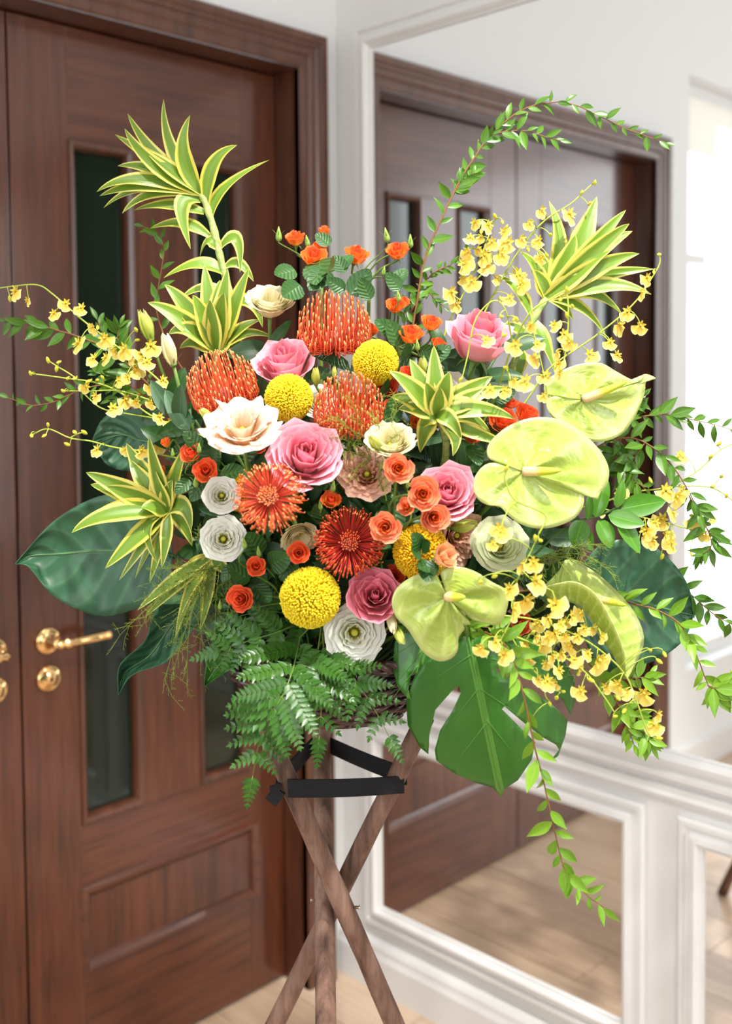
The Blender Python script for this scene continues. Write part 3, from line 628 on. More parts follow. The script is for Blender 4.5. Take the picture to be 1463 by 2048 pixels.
# every flower head: photo point, distance, radius in photo pixels, centre shift, sphere factor, facing;
# the distances keep neighbouring heads from growing into each other
HEADS = [
    (668, 655, 1.427, 68.0, -0.03, 1.09, (-0.20, -0.23, 0.95)), (444, 770, 1.365, 64.0, -0.03, 1.09, (-0.42, -0.13, 0.90)), (696, 815, 1.336, 65.0, -0.03, 1.09, (-0.28, -0.34, 0.90)),
    (538, 995, 1.232, 62.0, -0.10, 1.09, (-0.71, -0.62, 0.34)), (698, 1085, 1.314, 62.0, -0.10, 1.09, (-0.62, -0.69, 0.36)), (751, 725, 1.371, 44.0, 0.00, 1.02, (-0.57, -0.66, 0.49)),
    (577, 796, 1.341, 46.0, 0.00, 1.02, (-0.71, -0.51, 0.49)), (620, 1195, 1.318, 58.0, 0.00, 1.02, (-0.68, -0.55, 0.49)), (842, 1104, 1.336, 54.0, 0.00, 1.02, (-0.49, -0.73, 0.48)),
    (478, 985, 1.408, 36.0, 0.00, 1.02, (-0.78, -0.41, 0.48)), (567, 732, 1.395, 60.0, 0.10, 1.00, (-0.51, -0.43, 0.75)), (958, 676, 1.392, 66.0, 0.10, 1.00, (-0.28, -0.45, 0.85)),
    (610, 910, 1.288, 74.0, 0.10, 1.00, (-0.50, -0.66, 0.55)), (893, 985, 1.319, 60.0, 0.10, 1.00, (-0.62, -0.61, 0.50)), (750, 1192, 1.316, 53.0, 0.10, 1.00, (-0.65, -0.63, 0.42)),
    (540, 596, 1.421, 42.0, 0.25, 1.02, (-0.35, -0.46, 0.81)), (482, 843, 1.268, 60.0, 0.25, 1.02, (-0.46, -0.45, 0.77)), (413, 830, 1.305, 24.0, 0.00, 0.62, (-0.80, -0.11, 0.59)),
    (780, 876, 1.296, 44.0, 0.25, 1.02, (-0.21, -0.73, 0.65)), (748, 884, 1.267, 26.0, 0.00, 0.62, (-0.78, -0.30, 0.55)), (733, 944, 1.332, 46.0, 0.25, 1.02, (-0.67, -0.59, 0.46)),
    (443, 990, 1.331, 33.0, 0.25, 1.02, (-0.59, -0.74, 0.29)), (446, 1077, 1.342, 40.0, 0.25, 1.02, (-0.62, -0.75, 0.25)), (709, 1267, 1.331, 53.0, 0.25, 1.02, (-0.68, -0.72, 0.12)),
    (1000, 1088, 1.393, 50.0, 0.25, 1.02, (-0.56, -0.69, 0.45)), (918, 1072, 1.400, 46.0, 0.25, 1.02, (-0.41, -0.91, 0.05)), (930, 1052, 1.349, 30.0, 0.00, 0.62, (0.21, -0.95, 0.25)),
    (600, 1078, 1.336, 34.0, 0.25, 1.02, (-0.41, -0.76, -0.51)), (634, 802, 1.385, 34.0, 0.25, 1.02, (-0.53, -0.67, 0.53)), (631, 752, 1.367, 22.0, 0.00, 0.62, (-0.29, -0.28, 0.91)),
    (668, 745, 1.380, 14.0, 0.00, 0.62, (-0.22, -0.21, 0.95)), (893, 772, 1.399, 40.0, 0.25, 1.02, (-0.46, -0.46, 0.76)), (845, 735, 1.371, 26.0, 0.00, 0.62, (-0.36, -0.21, 0.91)),
    (868, 738, 1.384, 24.0, 0.00, 0.62, (-0.18, -0.39, 0.90)), (292, 650, 1.449, 36.0, 0.00, 0.62, (-0.37, -0.05, 0.93)), (338, 700, 1.398, 36.0, 0.00, 0.62, (-0.36, -0.07, 0.93)),
    (797, 1268, 1.325, 26.0, 0.00, 0.62, (-0.12, -0.62, -0.78)), (783, 1243, 1.318, 26.0, 0.00, 0.62, (-0.39, -0.53, -0.76)), (590, 476, 1.531, 20.9, 0.10, 0.97, (-0.36, -0.21, 0.91)),
    (648, 464, 1.531, 14.3, 0.10, 0.97, (-0.14, -0.28, 0.95)), (627, 514, 1.451, 26.4, 0.10, 0.97, (-0.45, -0.58, 0.68)), (640, 494, 1.493, 18.7, 0.10, 0.97, (-0.45, -0.29, 0.84)),
    (557, 468, 1.497, 15.0, 0.00, 0.75, (-0.19, -0.24, 0.95)), (614, 482, 1.495, 12.0, 0.00, 0.75, (-0.32, -0.10, 0.94)), (712, 510, 1.462, 25.3, 0.10, 0.97, (-0.20, -0.57, 0.80)),
    (794, 502, 1.481, 23.1, 0.10, 0.97, (-0.54, -0.38, 0.76)), (772, 470, 1.496, 15.0, 0.00, 0.75, (-0.32, -0.10, 0.94)), (820, 482, 1.496, 14.0, 0.00, 0.75, (-0.22, -0.21, 0.95)),
    (767, 542, 1.416, 10.0, 0.00, 0.75, (-0.08, -0.34, 0.94)), (790, 611, 1.407, 19.8, 0.10, 0.97, (-0.54, -0.53, 0.65)), (806, 604, 1.426, 14.3, 0.10, 0.97, (-0.25, -0.56, 0.79)),
    (820, 669, 1.374, 25.3, 0.10, 0.97, (-0.35, -0.49, 0.80)), (862, 646, 1.385, 20.9, 0.10, 0.97, (-0.23, -0.51, 0.83)), (877, 687, 1.384, 15.4, 0.10, 0.97, (-0.08, -0.53, 0.85)),
    (740, 660, 1.466, 17.6, 0.10, 0.97, (-0.09, -0.58, 0.81)), (796, 592, 1.393, 12.0, 0.00, 0.75, (-0.28, -0.14, 0.95)), (834, 690, 1.360, 12.0, 0.00, 0.75, (-0.25, -0.17, 0.95)),
    (795, 700, 1.386, 14.0, 0.00, 0.75, (-0.31, -0.11, 0.95)), (771, 774, 1.399, 24.2, 0.10, 0.97, (-0.68, -0.51, 0.53)), (816, 746, 1.362, 18.7, 0.10, 0.97, (-0.46, -0.46, 0.76)),
    (836, 845, 1.357, 18.7, 0.10, 0.97, (-0.49, -0.80, 0.34)), (783, 812, 1.362, 15.4, 0.10, 0.97, (-0.64, -0.63, 0.45)), (752, 782, 1.367, 10.0, 0.00, 0.75, (-0.13, -0.29, 0.95)),
    (1004, 842, 1.367, 28.6, 0.10, 0.97, (-0.49, -0.70, 0.52)), (1052, 828, 1.387, 24.2, 0.10, 0.97, (-0.24, -0.71, 0.67)), (1020, 806, 1.384, 15.4, 0.10, 0.97, (-0.30, -0.44, 0.84)),
    (943, 866, 1.363, 20.9, 0.10, 0.97, (-0.52, -0.80, 0.31)), (930, 790, 1.371, 15.4, 0.10, 0.97, (-0.33, -0.49, 0.81)), (975, 790, 1.364, 10.0, 0.00, 0.75, (-0.30, -0.12, 0.95)),
    (796, 936, 1.268, 29.7, 0.10, 0.97, (-0.67, -0.73, 0.15)), (846, 988, 1.259, 33.0, 0.10, 0.97, (-0.74, -0.66, 0.15)), (812, 1014, 1.298, 18.7, 0.10, 0.97, (-0.82, -0.45, 0.35)),
    (868, 1035, 1.276, 28.6, 0.10, 0.97, (-0.65, -0.75, 0.08)), (770, 1054, 1.272, 30.8, 0.10, 0.97, (-0.78, -0.62, 0.12)), (815, 967, 1.329, 11.0, 0.00, 0.75, (-0.14, -0.28, 0.95)),
    (762, 930, 1.312, 9.0, 0.00, 0.75, (-0.22, -0.20, 0.95)), (383, 907, 1.361, 22.0, 0.10, 0.97, (-0.70, -0.41, 0.59)), (411, 941, 1.342, 24.2, 0.10, 0.97, (-0.60, -0.74, 0.31)),
    (332, 886, 1.373, 12.1, 0.10, 0.97, (-0.52, -0.07, 0.85)), (318, 945, 1.393, 14.3, 0.10, 0.97, (-0.74, -0.43, 0.52)), (512, 890, 1.363, 23.1, 0.10, 0.97, (-0.53, -0.67, 0.53)),
    (398, 896, 1.349, 11.0, 0.00, 0.75, (-0.18, -0.24, 0.95)), (392, 962, 1.354, 14.0, 0.00, 0.75, (-0.19, -0.24, 0.95)), (345, 905, 1.364, 9.0, 0.00, 0.75, (-0.22, -0.20, 0.95)),
    (597, 1106, 1.308, 22.0, 0.10, 0.97, (-0.66, -0.72, 0.21)), (512, 1133, 1.327, 19.8, 0.10, 0.97, (-0.59, -0.72, 0.36)), (481, 1198, 1.336, 26.4, 0.10, 0.97, (-0.80, -0.57, 0.16)),
    (488, 1085, 1.333, 13.0, 0.00, 0.75, (-0.27, -0.15, 0.95)), (517, 1103, 1.339, 12.0, 0.00, 0.75, (-0.29, -0.14, 0.95)), (440, 1209, 1.364, 11.0, 0.00, 0.75, (-0.19, -0.24, 0.95)),
    (662, 1001, 1.332, 19.8, 0.10, 0.97, (-0.52, -0.58, 0.62)), (697, 965, 1.369, 18.7, 0.10, 0.97, (-0.57, -0.71, 0.42)), (684, 940, 1.380, 13.2, 0.10, 0.97, (-0.45, -0.73, 0.52)),
    (666, 972, 1.325, 13.0, 0.00, 0.75, (-0.14, -0.29, 0.95)), (640, 1010, 1.323, 10.0, 0.00, 0.75, (-0.31, -0.11, 0.94)), (788, 1151, 1.354, 23.1, 0.10, 0.97, (-0.60, -0.74, 0.31)),
    (1041, 1246, 1.383, 22.0, 0.10, 0.97, (-0.62, -0.75, 0.20)), (888, 1113, 1.261, 28.6, 0.10, 0.97, (-0.15, -0.93, 0.35)),
]
for px, py, d, R, cs, cr, n in HEADS:
    HD[(px, py)] = d; s = R*1.06*d*DK/FPX; HEADC.append((W(px, py, d)-np.array(n)*s*cs, s*cr))

# ================================================================ stand and basket
SB = W(664, 1780, D0); ST = np.array([SB[0], SB[1], 0.])
Fh = np.array([math.sin(YAW), math.cos(YAW), 0.])
def S3(a, z, c): return ST+rt*a*np.array([1, 1, 0])+Fh*c+np.array([0, 0, z])
def bark(nt, b):
    n = noise(nt, 14, 5, .65, stretch=(3, 3, .35)); k = noise(nt, 5, 3); v = N(nt, 'ShaderNodeTexVoronoi'); v.inputs['Scale'].default_value = 9
    tc = N(nt, 'ShaderNodeTexCoord'); mp = N(nt, 'ShaderNodeMapping'); nt.links.new(tc.outputs['Object'], mp.inputs[0]); mp.inputs['Scale'].default_value = (1, 1, .5); nt.links.new(mp.outputs[0], v.inputs['Vector'])
    c = ramp(nt, mth(nt, 'ADD', mth(nt, 'MULTIPLY', n, .7), mth(nt, 'MULTIPLY', k, .3)), [(.36, (.040, .022, .015)), (.5, (.175, .092, .064)), (.64, (.29, .175, .13))])
    c = mixc(nt, mth(nt, 'LESS_THAN', v.outputs['Distance'], .10), c, (.03, .018, .012)); bump(nt, b, n, .35, .003); setc(nt, b, c)
M_bark = mat('weathered_stick', .7, .3, build=bark)
M_strap = mat('black_webbing', .8, .25, build=lambda nt, b: (bump(nt, b, noise(nt, 900, 1), .5, .001), setc(nt, b, mixc(nt, noise(nt, 400, 1), (.006, .006, .007), (.016, .016, .018))))[1])
M_wick = mat('dark_wicker', .4, .5, build=lambda nt, b: (bump(nt, b, noise(nt, 60, 3), .2, .002), setc(nt, b, ramp(nt, mth(nt, 'ADD', mth(nt, 'MULTIPLY', noise(nt, 30, 3), .5), mth(nt, 'MULTIPLY', rndobj(nt), .5)), [(.3, (.018, .008, .009)), (.7, (.075, .028, .024))])))[1], coat=.2)
M_foam = mat('floral_foam', .9, .1, col=(.03, .09, .04)); M_screw = mat('screw_head', .3, .5, 1, col=(.7, .65, .55))
std = root('tripod_stand', ST, 'tripod of three crossed brown wooden poles tied with black webbing', 'flower stand')
ztop = FOAM[2]-.0775
def at(p, q, z): return p+(q-p)*(z-p[2])/(q[2]-p[2])
legs = []
for x1, d1, x2, d2 in ((590, 1.435, 778, 1.510), (773, 1.490, 562, 1.575), (644, 1.565, 651, 1.425)):
    p, q = W(x1, 1592, d1), W(x2, 2023, d2); a, b = at(p, q, ztop), at(p, q, 0.)
    P = a+(b-a)*np.linspace(0, 1, 24)[:, None]; P[1:-1, :2] += rng.normal(0, .0006, (22, 2)); rad = np.linspace(.0136, .0150, 24)+rng.normal(0, .0003, 24)
    g = G(); tube(g, P, rad, 14); link('leg', g.mesh('leg', M_bark), std); legs.append((a, b))
g = G(); p = at(*legs[0], .885)+rt*.016-Fh*.004; tube(g, [p, p+rt*.006, p+rt*.0075], [.0022, .0022, .004], 8); link('screw', g.mesh('screw', M_screw), std)
g = G(); p = at(*legs[2], .885)-rt*.0145-Fh*.006; tube(g, [p, p-rt*.003, p-rt*.004], [.0022, .0022, .0035], 8); link('screw', g.mesh('screw', M_screw), std)
# webbing: wraps the three poles just under the basket
hs = .0125
pA = at(*legs[0], W(582, 1574, 1.42)[2]); pB = at(*legs[1], W(785, 1566, 1.475)[2]); pC = at(*legs[2], W(645, 1505, 1.58)[2])
cen = (pA+pB+pC)/3
def outp(p, q): d = nrm(q-p); o = np.cross(d, [0, 0, 1.]); o = o if o@((p+q)/2-cen) > 0 else -o; return p+o*.0165-d*.008, q+o*.0165+d*.008
for (p, q, dz) in ((pA, pB, (0, 0)), (pB, pC, (.004, 0)), (pC, pA, (0, .004))):
    a, b = outp(p, q); g = G(); n = 10; d = nrm(b-a); o = np.cross(d, [0, 0, 1.]); V = []
    for j in range(n):
        t = j/(n-1); c = a+(b-a)*t; c[2] += dz[0]*(1-t)+dz[1]*t-.0022*math.sin(math.pi*t); sag = o*.0
        for (e, th) in ((hs, .0012), (hs, -.0012), (-hs, -.0012), (-hs, .0012)): V.append(c+np.array([0, 0, e])+o*th+sag)
    g.add(V, grid_faces(4, n, True)+[(3, 2, 1, 0), tuple(range(n*4-4, n*4))]); link('strap', g.mesh('strap', M_strap, False), std)
kn = pA-rt*.019-Fh*.012+np.array([0, 0, -.004]); g = G()
for (a, dz, ln) in ((.5, -.2, .012), (-.5, -.9, .02), (.2, .3, .009)):
    d = nrm(-rt*math.cos(a)*.8+np.array([0, 0, dz])); s = nrm(np.cross(d, Fh)); c0 = kn+rt*.006; c1 = c0+d*ln
    V = [c0+s*.009-Fh*.002, c0-s*.009-Fh*.002, c1-s*.009-Fh*.004, c1+s*.009-Fh*.004]; V += [v+Fh*.005 for v in V]; g.add(V, [(0, 1, 2, 3), (7, 6, 5, 4), (0, 4, 5, 1), (1, 5, 6, 2), (2, 6, 7, 3), (3, 7, 4, 0)])
link('knot', g.mesh('knot', M_strap, False), std)

bsk = root('wicker_basket', FOAM+[0, 0, -.07], 'shallow dark brown woven wicker basket on the tripod', 'basket')
BC = FOAM.copy(); zr = BC[2]+.016; zb = BC[2]-.072
def brad(z): t = (z-zb)/(zr-zb); return .101+(.155-.101)*math.sin(t*math.pi/2)**.9
NS = 26
for k in range(NS):
    a = 2*math.pi*k/NS; zz = np.linspace(zb, zr+.004, 8); P = np.array([[BC[0]+brad(z)*math.cos(a), BC[1]+brad(z)*math.sin(a), z] for z in zz]); g = G(); tube(g, P, .0030, 5); link('stake', g.mesh('stake', M_wick), bsk)
rows = 13
for j in range(rows):
    z = zb+.004+(zr-zb-.006)*j/(rows-1); th = np.linspace(0, 2*math.pi, NS*4+1)[:-1]; rr = brad(z)+.0046*np.cos(th*NS/2+math.pi*(j % 2)); P = np.stack([BC[0]+rr*np.cos(th), BC[1]+rr*np.sin(th), np.full(len(th), z)+.0008*np.sin(th*5+j)], 1)
    g = G(); tube(g, np.vstack([P, P[:1]]), .0037, 5, 0, False); link('weaver', g.mesh('weaver', M_wick), bsk)
for q in range(2):
    th = np.linspace(0, 2*math.pi, 160); P = np.stack([BC[0]+(.158+.004*np.sin(th*30+q*3.14))*np.cos(th), BC[1]+(.158+.004*np.sin(th*30+q*3.14))*np.sin(th), zr+.006+.004*np.cos(th*30+q*3.14)], 1); g = G(); tube(g, P, .0052, 6, 0, False); link('rim', g.mesh('rim', M_wick), bsk)
g = G(); Mt = np.eye(4); Mt[:3, 3] = (BC[0], BC[1], zb-.002); lathe(g, [(.102, 0), (.104, .003), (.102, .006)], 40, 0, Mt); link('base', g.mesh('base', M_wick), bsk)
fo = box('floral_foam', BC[0]-.075, BC[0]+.075, BC[1]-.075, BC[1]+.075, zb+.0045, BC[2]-.004, M_foam, None, .006)
tag(fo, 'green floral foam block inside the wicker basket', 'floral foam')

# ================================================================ flowers
def rootname(k): return k
# ---- pincushions
for px, py, R, f, pr, dz, lab in (
    (668, 655, 68, (.02, .93, .30), 'pin_bowl', .02, 'orange-red pincushion flower rising highest, behind the pink rose'),
    (444, 770, 64, (-.2, .88, .38), 'pin_bowl', .0, 'orange-red pincushion flower behind the ruffled peach lisianthus'),
    (696, 815, 65, (.05, .86, .42), 'pin_bowl', -.005, 'orange-red pincushion flower veiled by wispy fern, between two yellow pompons'),
    (538, 995, 62, (-.05, .34, .94), 'pin_open', -.06, 'wide open orange pincushion flower in front of a half-hidden yellow pompon'),
    (698, 1085, 62, (.06, .36, .93), 'pin_deep', -.02, 'deep red pincushion flower above the brightest yellow pompon')):
    r, b = plant('pincushion_flower', lab, 'flower', px, py); n = nrm(V3(*f)); d, s = hd(px, py, dz, R, -.03 if pr == 'pin_bowl' else -.1, 1.09, n); h = W(px, py, d)
    place(pr, basis(h, n, random.random()*6, s), r, sub=False); stemto(r, b, h-n*s*.55, n, .0048, M_stemd)
# ---- pompons
for px, py, R, pr, dz, lab in (
    (751, 725, 44, 'pom', .0, 'yellow pompon flower beside the highest pincushion'),
    (577, 796, 46, 'pom', -.01, 'yellow pompon flower beneath the pale pink rose with folded petals'),
    (620, 1195, 58, 'pom', -.03, 'largest bright yellow pompon flower, just above the fern'),
    (842, 1104, 54, 'pomo', .0, 'golden yellow pompon flower partly hidden by small rose leaves'),
    (478, 985, 36, 'pomo', .03, 'golden pompon flower mostly hidden behind an open pincushion')):
    r, b = plant('pompon_flower', lab, 'flower', px, py); n = nrm(V3((px-690)/900, .45, .8)); d, s = hd(px, py, dz, R, 0, 1.02, n); h = W(px, py, d)
    place(pr, basis(h, n, random.random()*6, s), r, sub=False); stemto(r, b, h-n*s*.7, n, .0035, M_stem)
# ---- pink roses
for px, py, R, f, pr, dz, lab in (
    (567, 732, 60, (-.05, .70, .62), 'tallrose', .03, 'pink rose seen from the side, behind a yellow pompon'),
    (958, 676, 66, (.12, .80, .48), 'tallrose', .0, 'pink rose with yellow orchid sprays hanging before it'),
    (610, 910, 74, (.12, .55, .82), 'cabbage', -.03, 'largest pale pink garden rose with crowded swirled petals'),
    (893, 985, 60, (.0, .5, .86), 'cabbage', -.02, 'pink garden rose behind three small salmon roses'),
    (750, 1192, 53, (.0, .42, .90), 'deeprose', -.025, 'deep pink rose above the white lisianthus')):
    r, b = plant('garden_rose', lab, 'rose', px, py); n = nrm(V3(*f)); d, s = hd(px, py, dz, R, .1, 1.0, n); h = W(px, py, d)
    place(pr, basis(h, n, random.random()*6, s), r, sub=False); P = stemto(r, b, h-n*s*.9, n, .0036, M_stem)
    for q in (5, 8, 10): leaf_on(r, P[q], V3(random.uniform(-1, 1), .3, .6), TOCAM+V3(0, .6, 0), .055, 'ros')
# ---- lisianthus
for px, py, R, f, pr, dz, lab, buds in (
    (540, 596, 42, (.08, .78, .55), 'lis_cream', .02, 'cream ruffled lisianthus standing up beside the variegated leaves', ()),
    (482, 843, 60, (.0, .74, .62), 'lis_peach', -.03, 'frilly pale peach lisianthus over the pincushion, with a lime bud', ((413, 830, 24, 'lisbud_lime', (-.45, .55, .6)),)),
    (780, 876, 44, (.0, .76, .60), 'lis_cream', -.02, 'cream lisianthus behind the wispy fern with a lime bud beside it', ((748, 884, 26, 'lisbud_lime', (-.3, .5, .7)),)),
    (733, 944, 46, (-.05, .45, .88), 'lis_dusk', -.005, 'dusky peach lisianthus under the wispy fern', ()),
    (443, 990, 33, (.12, .28, .94), 'lis_white', -.01, 'small white lisianthus with green heart touching the open pincushion', ()),
    (446, 1077, 40, (.1, .25, .95), 'lis_white', -.01, 'half-open white lisianthus over a variegated leaf', ()),
    (709, 1267, 53, (.04, .12, .98), 'lis_white', -.03, 'fully open white lisianthus at the basket rim', ()),
    (1000, 1088, 50, (.1, .45, .88), 'lis_wgr', -.01, 'greenish white lisianthus between the anthuriums', ()),
    (918, 1072, 46, (.35, .05, .9), 'lis_dusk', .0, 'peach lisianthus with a lime bud, below the pink rose', ((930, 1052, 30, 'lisbud_lime', (.8, .25, .5)),)),
    (600, 1078, 34, (.25, -.5, .8), 'lis_cream', -.0, 'drooping cream lisianthus beside the deep red pincushion', ()),
    (634, 802, 34, (.1, .5, .8), 'lis_white', .035, 'white lisianthus mostly hidden between pompon and pincushion', ((631, 752, 22, 'lisbud_lime', (.0, .9, .4)), (668, 745, 14, 'lisbud_lime', (.0, .95, .3)))),
    (893, 772, 40, (.0, .7, .6), 'lis_white', .03, 'white lisianthus behind the central variegated rosette', ((845, 735, 26, 'lisbud_lime', (-.1, .9, .4)), (868, 738, 24, 'lisbud_lime', (.15, .9, .4))))):
    r, b = plant('lisianthus', lab, 'flower', px, py); n = nrm(V3(*f)); d, s = hd(px, py, dz, R, .25, 1.02, n); h = W(px, py, d)
    place(pr, basis(h, n, random.random()*6, s), r, sub=False); P = stemto(r, b, h-n*s*1.0, n, .0026, M_stem)
    for (bx_, by_, br, bp, bf) in buds:
        bn = nrm(V3(*bf)); d2, s2 = hd(bx_, by_, dz-.005, br, 0, .62, bn); bh = W(bx_, by_, d2); place(bp, basis(bh, bn, random.random()*6, s2), r, 'bud'); q = P[9]
        g = G(); e = bh-bn*s2*.95; tube(g, route(q, e, bn, .0018, 12, .0), .0018, 6); link('side_stem', g.mesh('side_stem', M_stem), r)
    for q in (6, 8, 10): leaf_on(r, P[q], V3(random.uniform(-1, 1), .5, .5), TOCAM+V3(0, .5, 0), .05, 'eu')
for lab, bl, lv in (
    ('two tall closed lisianthus buds, one lime and one cream, beside the orchids', ((292, 650, 36, 'lisbud_lime', (-.22, .92, .3)), (338, 700, 36, 'lisbud_cream', (-.2, .92, .3))), ((345, 830, 300, 760, 70), (360, 840, 400, 770, 70), (380, 860, 340, 800, 80))),
    ('nodding white and lime lisianthus buds beside the lowest deep pink rose', ((797, 1268, 26, 'lisbud_lime', (.35, -.75, .5)), (783, 1243, 26, 'lisbud_cream', (.1, -.7, .6))), ())):
    px, py = bl[0][:2]; r, b = plant('budding_lisianthus', lab, 'flower', px, py)
    for (bx_, by_, br, bp, bf) in bl:
        bn = nrm(V3(*bf)); d2, s2 = hd(bx_, by_, -.01, br, 0, .62, bn); bh = W(bx_, by_, d2); place(bp, basis(bh, bn, random.random()*6, s2), r, 'bud'); stemto(r, b, bh-bn*s2*.95, bn, .0024, M_stem)
    for x0, y0, x1, y1, L in lv:
        p, q = W(x0, y0, D(x0, y0)), W(x1, y1, D(x1, y1)-.02); leaf_on(r, p, q-p, TOCAM, L*MPP*1.2, 'eu')
# ---- spray roses
def node_for(px, py, ds):
    """where a spray forks: behind its blooms, clear of the flower heads"""
    best = None
    for dx in (0, -20, 20, -40, 40):
        for dy in (0, -25, 25, 50):
            for e in (.045, .07, .03, .095):
                p = W(px+dx, py+dy, min(1.6, max(ds)+e)); c = sum(max(0, r+.004-np.linalg.norm(p-q)) for q, r in HEADC)*40+abs(dx)*.0006+abs(dy)*.0005+abs(e-.045)
                if best is None or c < best[0]: best = (c, p)
    return best[1]
def spray(lab, blooms, gb, leaves, ldz=0.):
    cx = np.mean([q[0] for q in blooms]); cy_ = np.mean([q[1] for q in blooms]); r, b = plant('spray_rose', lab, 'rose', cx, cy_)
    nodep = node_for(cx+(690-cx)*.25, cy_+60, [HD.get(q[:2], D(q[0], q[1])+q[5]) for q in blooms]); P = route(b, nodep, np.array([0, 0, 1.]), .0028, 14, .04, True); g = G(); tube(g, P, .0028, 7); link('stem', g.mesh('stem', M_stem), r)
    def br(e, n, rad=.0014):
        g = G(); tube(g, route(nodep, e, n, rad, 12, .0), [rad*1.2]*6+[rad]*6, 6); link('side_stem', g.mesh('side_stem', M_stem), r)
    for (px, py, R, pr, f, dz) in blooms:
        n = nrm(V3(*f)); d, s = hd(px, py, dz, R*1.1, .1, .97, n); h = W(px, py, d); place(pr, basis(h, n, random.random()*6, s), r, 'bloom'); br(h-n*s*.92, n)
    for (px, py, R) in gb:
        n = nrm(V3(random.uniform(-.2, .2), .95, .3)); d, s = hd(px, py, -.005, R, 0, .75, n); h = W(px, py, d); place('gbud', basis(h, n, 0, s), r); br(h-n*s*.95, n, .001)
    for (x0, y0, x1, y1) in leaves:
        p, q = W(x0, y0, D(x0, y0)+.01+ldz), W(x1, y1, D(x1, y1)-.01+ldz); L = np.linalg.norm(q-p); leaf_on(r, p, q-p, TOCAM+V3(random.uniform(-.5, .5), .4, 0), L, 'ros')
U = (.0, .85, .5)
spray('orange spray rose at the top, four blooms and a bud against the door frame', [(590, 476, 19, 'half_or', (-.1, .9, .4), .03), (648, 464, 13, 'bud_or', (.1, .95, .3), .03), (627, 514, 24, 'half_or', (.1, .65, .7), .01), (640, 494, 17, 'half_or', (-.1, .8, .5), .03)],
      [(557, 468, 15), (614, 482, 12)], [(590, 540, 545, 555), (640, 520, 630, 565), (655, 540, 622, 570), (600, 570, 560, 600), (660, 490, 632, 470), (652, 535, 690, 560)])
spray('orange spray rose at the top whose two blooms stand over the white frame', [(712, 510, 23, 'half_or', (.25, .75, .5), .02), (794, 502, 21, 'half_or', (-.1, .7, .6), .02)],
      [(772, 470, 15), (820, 482, 14), (767, 542, 10)], [(690, 545, 665, 510), (680, 540, 700, 500), (700, 590, 740, 540), (690, 580, 650, 560), (790, 570, 810, 530), (740, 600, 720, 555), (800, 580, 770, 545)])
spray('orange spray rose with five small blooms beside the highest pincushion', [(790, 611, 18, 'half_or', (0, .6, .7), .02), (806, 604, 13, 'half_or', (.2, .7, .5), .03), (820, 669, 23, 'half_or', (.1, .75, .55), .0), (862, 646, 19, 'half_or', (.2, .8, .5), .0), (877, 687, 14, 'half_or', (.3, .8, .4), .01), (740, 660, 16, 'half_or', (.3, .7, .4), .04)],
      [(796, 592, 12), (834, 690, 12), (795, 700, 14)], [(800, 690, 760, 650), (810, 720, 770, 690), (840, 700, 880, 720), (860, 720, 900, 690), (790, 670, 750, 640), (850, 740, 890, 750)])
spray('red-orange spray rose tucked between pompon and central variegated rosette', [(771, 774, 22, 'open_red', (-.1, .5, .8), .02), (816, 746, 17, 'half_red', (0, .7, .6), .01), (836, 845, 17, 'half_or', (.2, .3, .8), .015), (783, 812, 14, 'half_red', (0, .4, .8), .02)],
      [(752, 782, 10)], [(790, 800, 760, 840), (800, 790, 830, 820), (760, 800, 740, 760)])
spray('red-orange spray rose cluster under the pale green anthuriums', [(1004, 842, 26, 'half_red', (.15, .5, .8), -.0), (1052, 828, 22, 'half_red', (.3, .6, .6), .005), (1020, 806, 14, 'half_red', (.1, .8, .5), .01), (943, 866, 19, 'half_red', (.2, .3, .9), .01), (930, 790, 14, 'half_red', (.1, .7, .5), .02)],
      [(975, 790, 10)], [(960, 830, 920, 810), (970, 850, 1000, 890), (940, 890, 960, 930), (990, 800, 1030, 780)])
spray('salmon spray rose with five open blooms over the golden pompon', [(796, 936, 27, 'open_sal', (.05, .15, .98), -.03), (846, 988, 30, 'open_sal', (-.05, .15, .98), -.045), (812, 1014, 17, 'half_sal', (-.25, .35, .9), -.04), (868, 1035, 26, 'open_sal', (.08, .08, .98), -.045), (770, 1054, 28, 'open_sal', (-.1, .12, .98), -.03)],
      [(815, 967, 11), (762, 930, 9)], [(790, 990, 760, 1010), (800, 960, 860, 950), (780, 1000, 800, 1060), (820, 1050, 790, 1010), (780, 960, 765, 1000)])
spray('red-orange spray rose around the ruffled peach lisianthus and left variegated rosette', [(383, 907, 20, 'half_red', (-.2, .6, .8), .0), (411, 941, 22, 'half_red', (.1, .3, .9), -.01), (332, 886, 11, 'bud_or', (-.3, .8, .4), .0), (318, 945, 13, 'half_red', (-.2, .5, .8), .02), (512, 890, 21, 'half_red', (.1, .5, .8), .015)],
      [(398, 896, 11), (392, 962, 14), (345, 905, 9)], [(400, 900, 370, 860), (410, 960, 380, 1000), (430, 930, 440, 890), (440, 950, 480, 930), (380, 960, 350, 985), (470, 920, 500, 870)])
spray('red-orange spray rose low down with three blooms above the fern', [(597, 1106, 20, 'half_red', (.05, .2, .95), -.03), (512, 1133, 18, 'half_red', (.1, .35, .9), -.02), (481, 1198, 24, 'open_red', (-.15, .15, .95), -.025)],
      [(488, 1085, 13), (517, 1103, 12), (440, 1209, 11)], [(570, 1120, 595, 1170), (540, 1130, 580, 1100), (500, 1160, 455, 1130), (510, 1170, 540, 1210), (520, 1110, 490, 1060), (560, 1170, 590, 1150), (470, 1130, 440, 1160), (590, 1120, 560, 1160)])
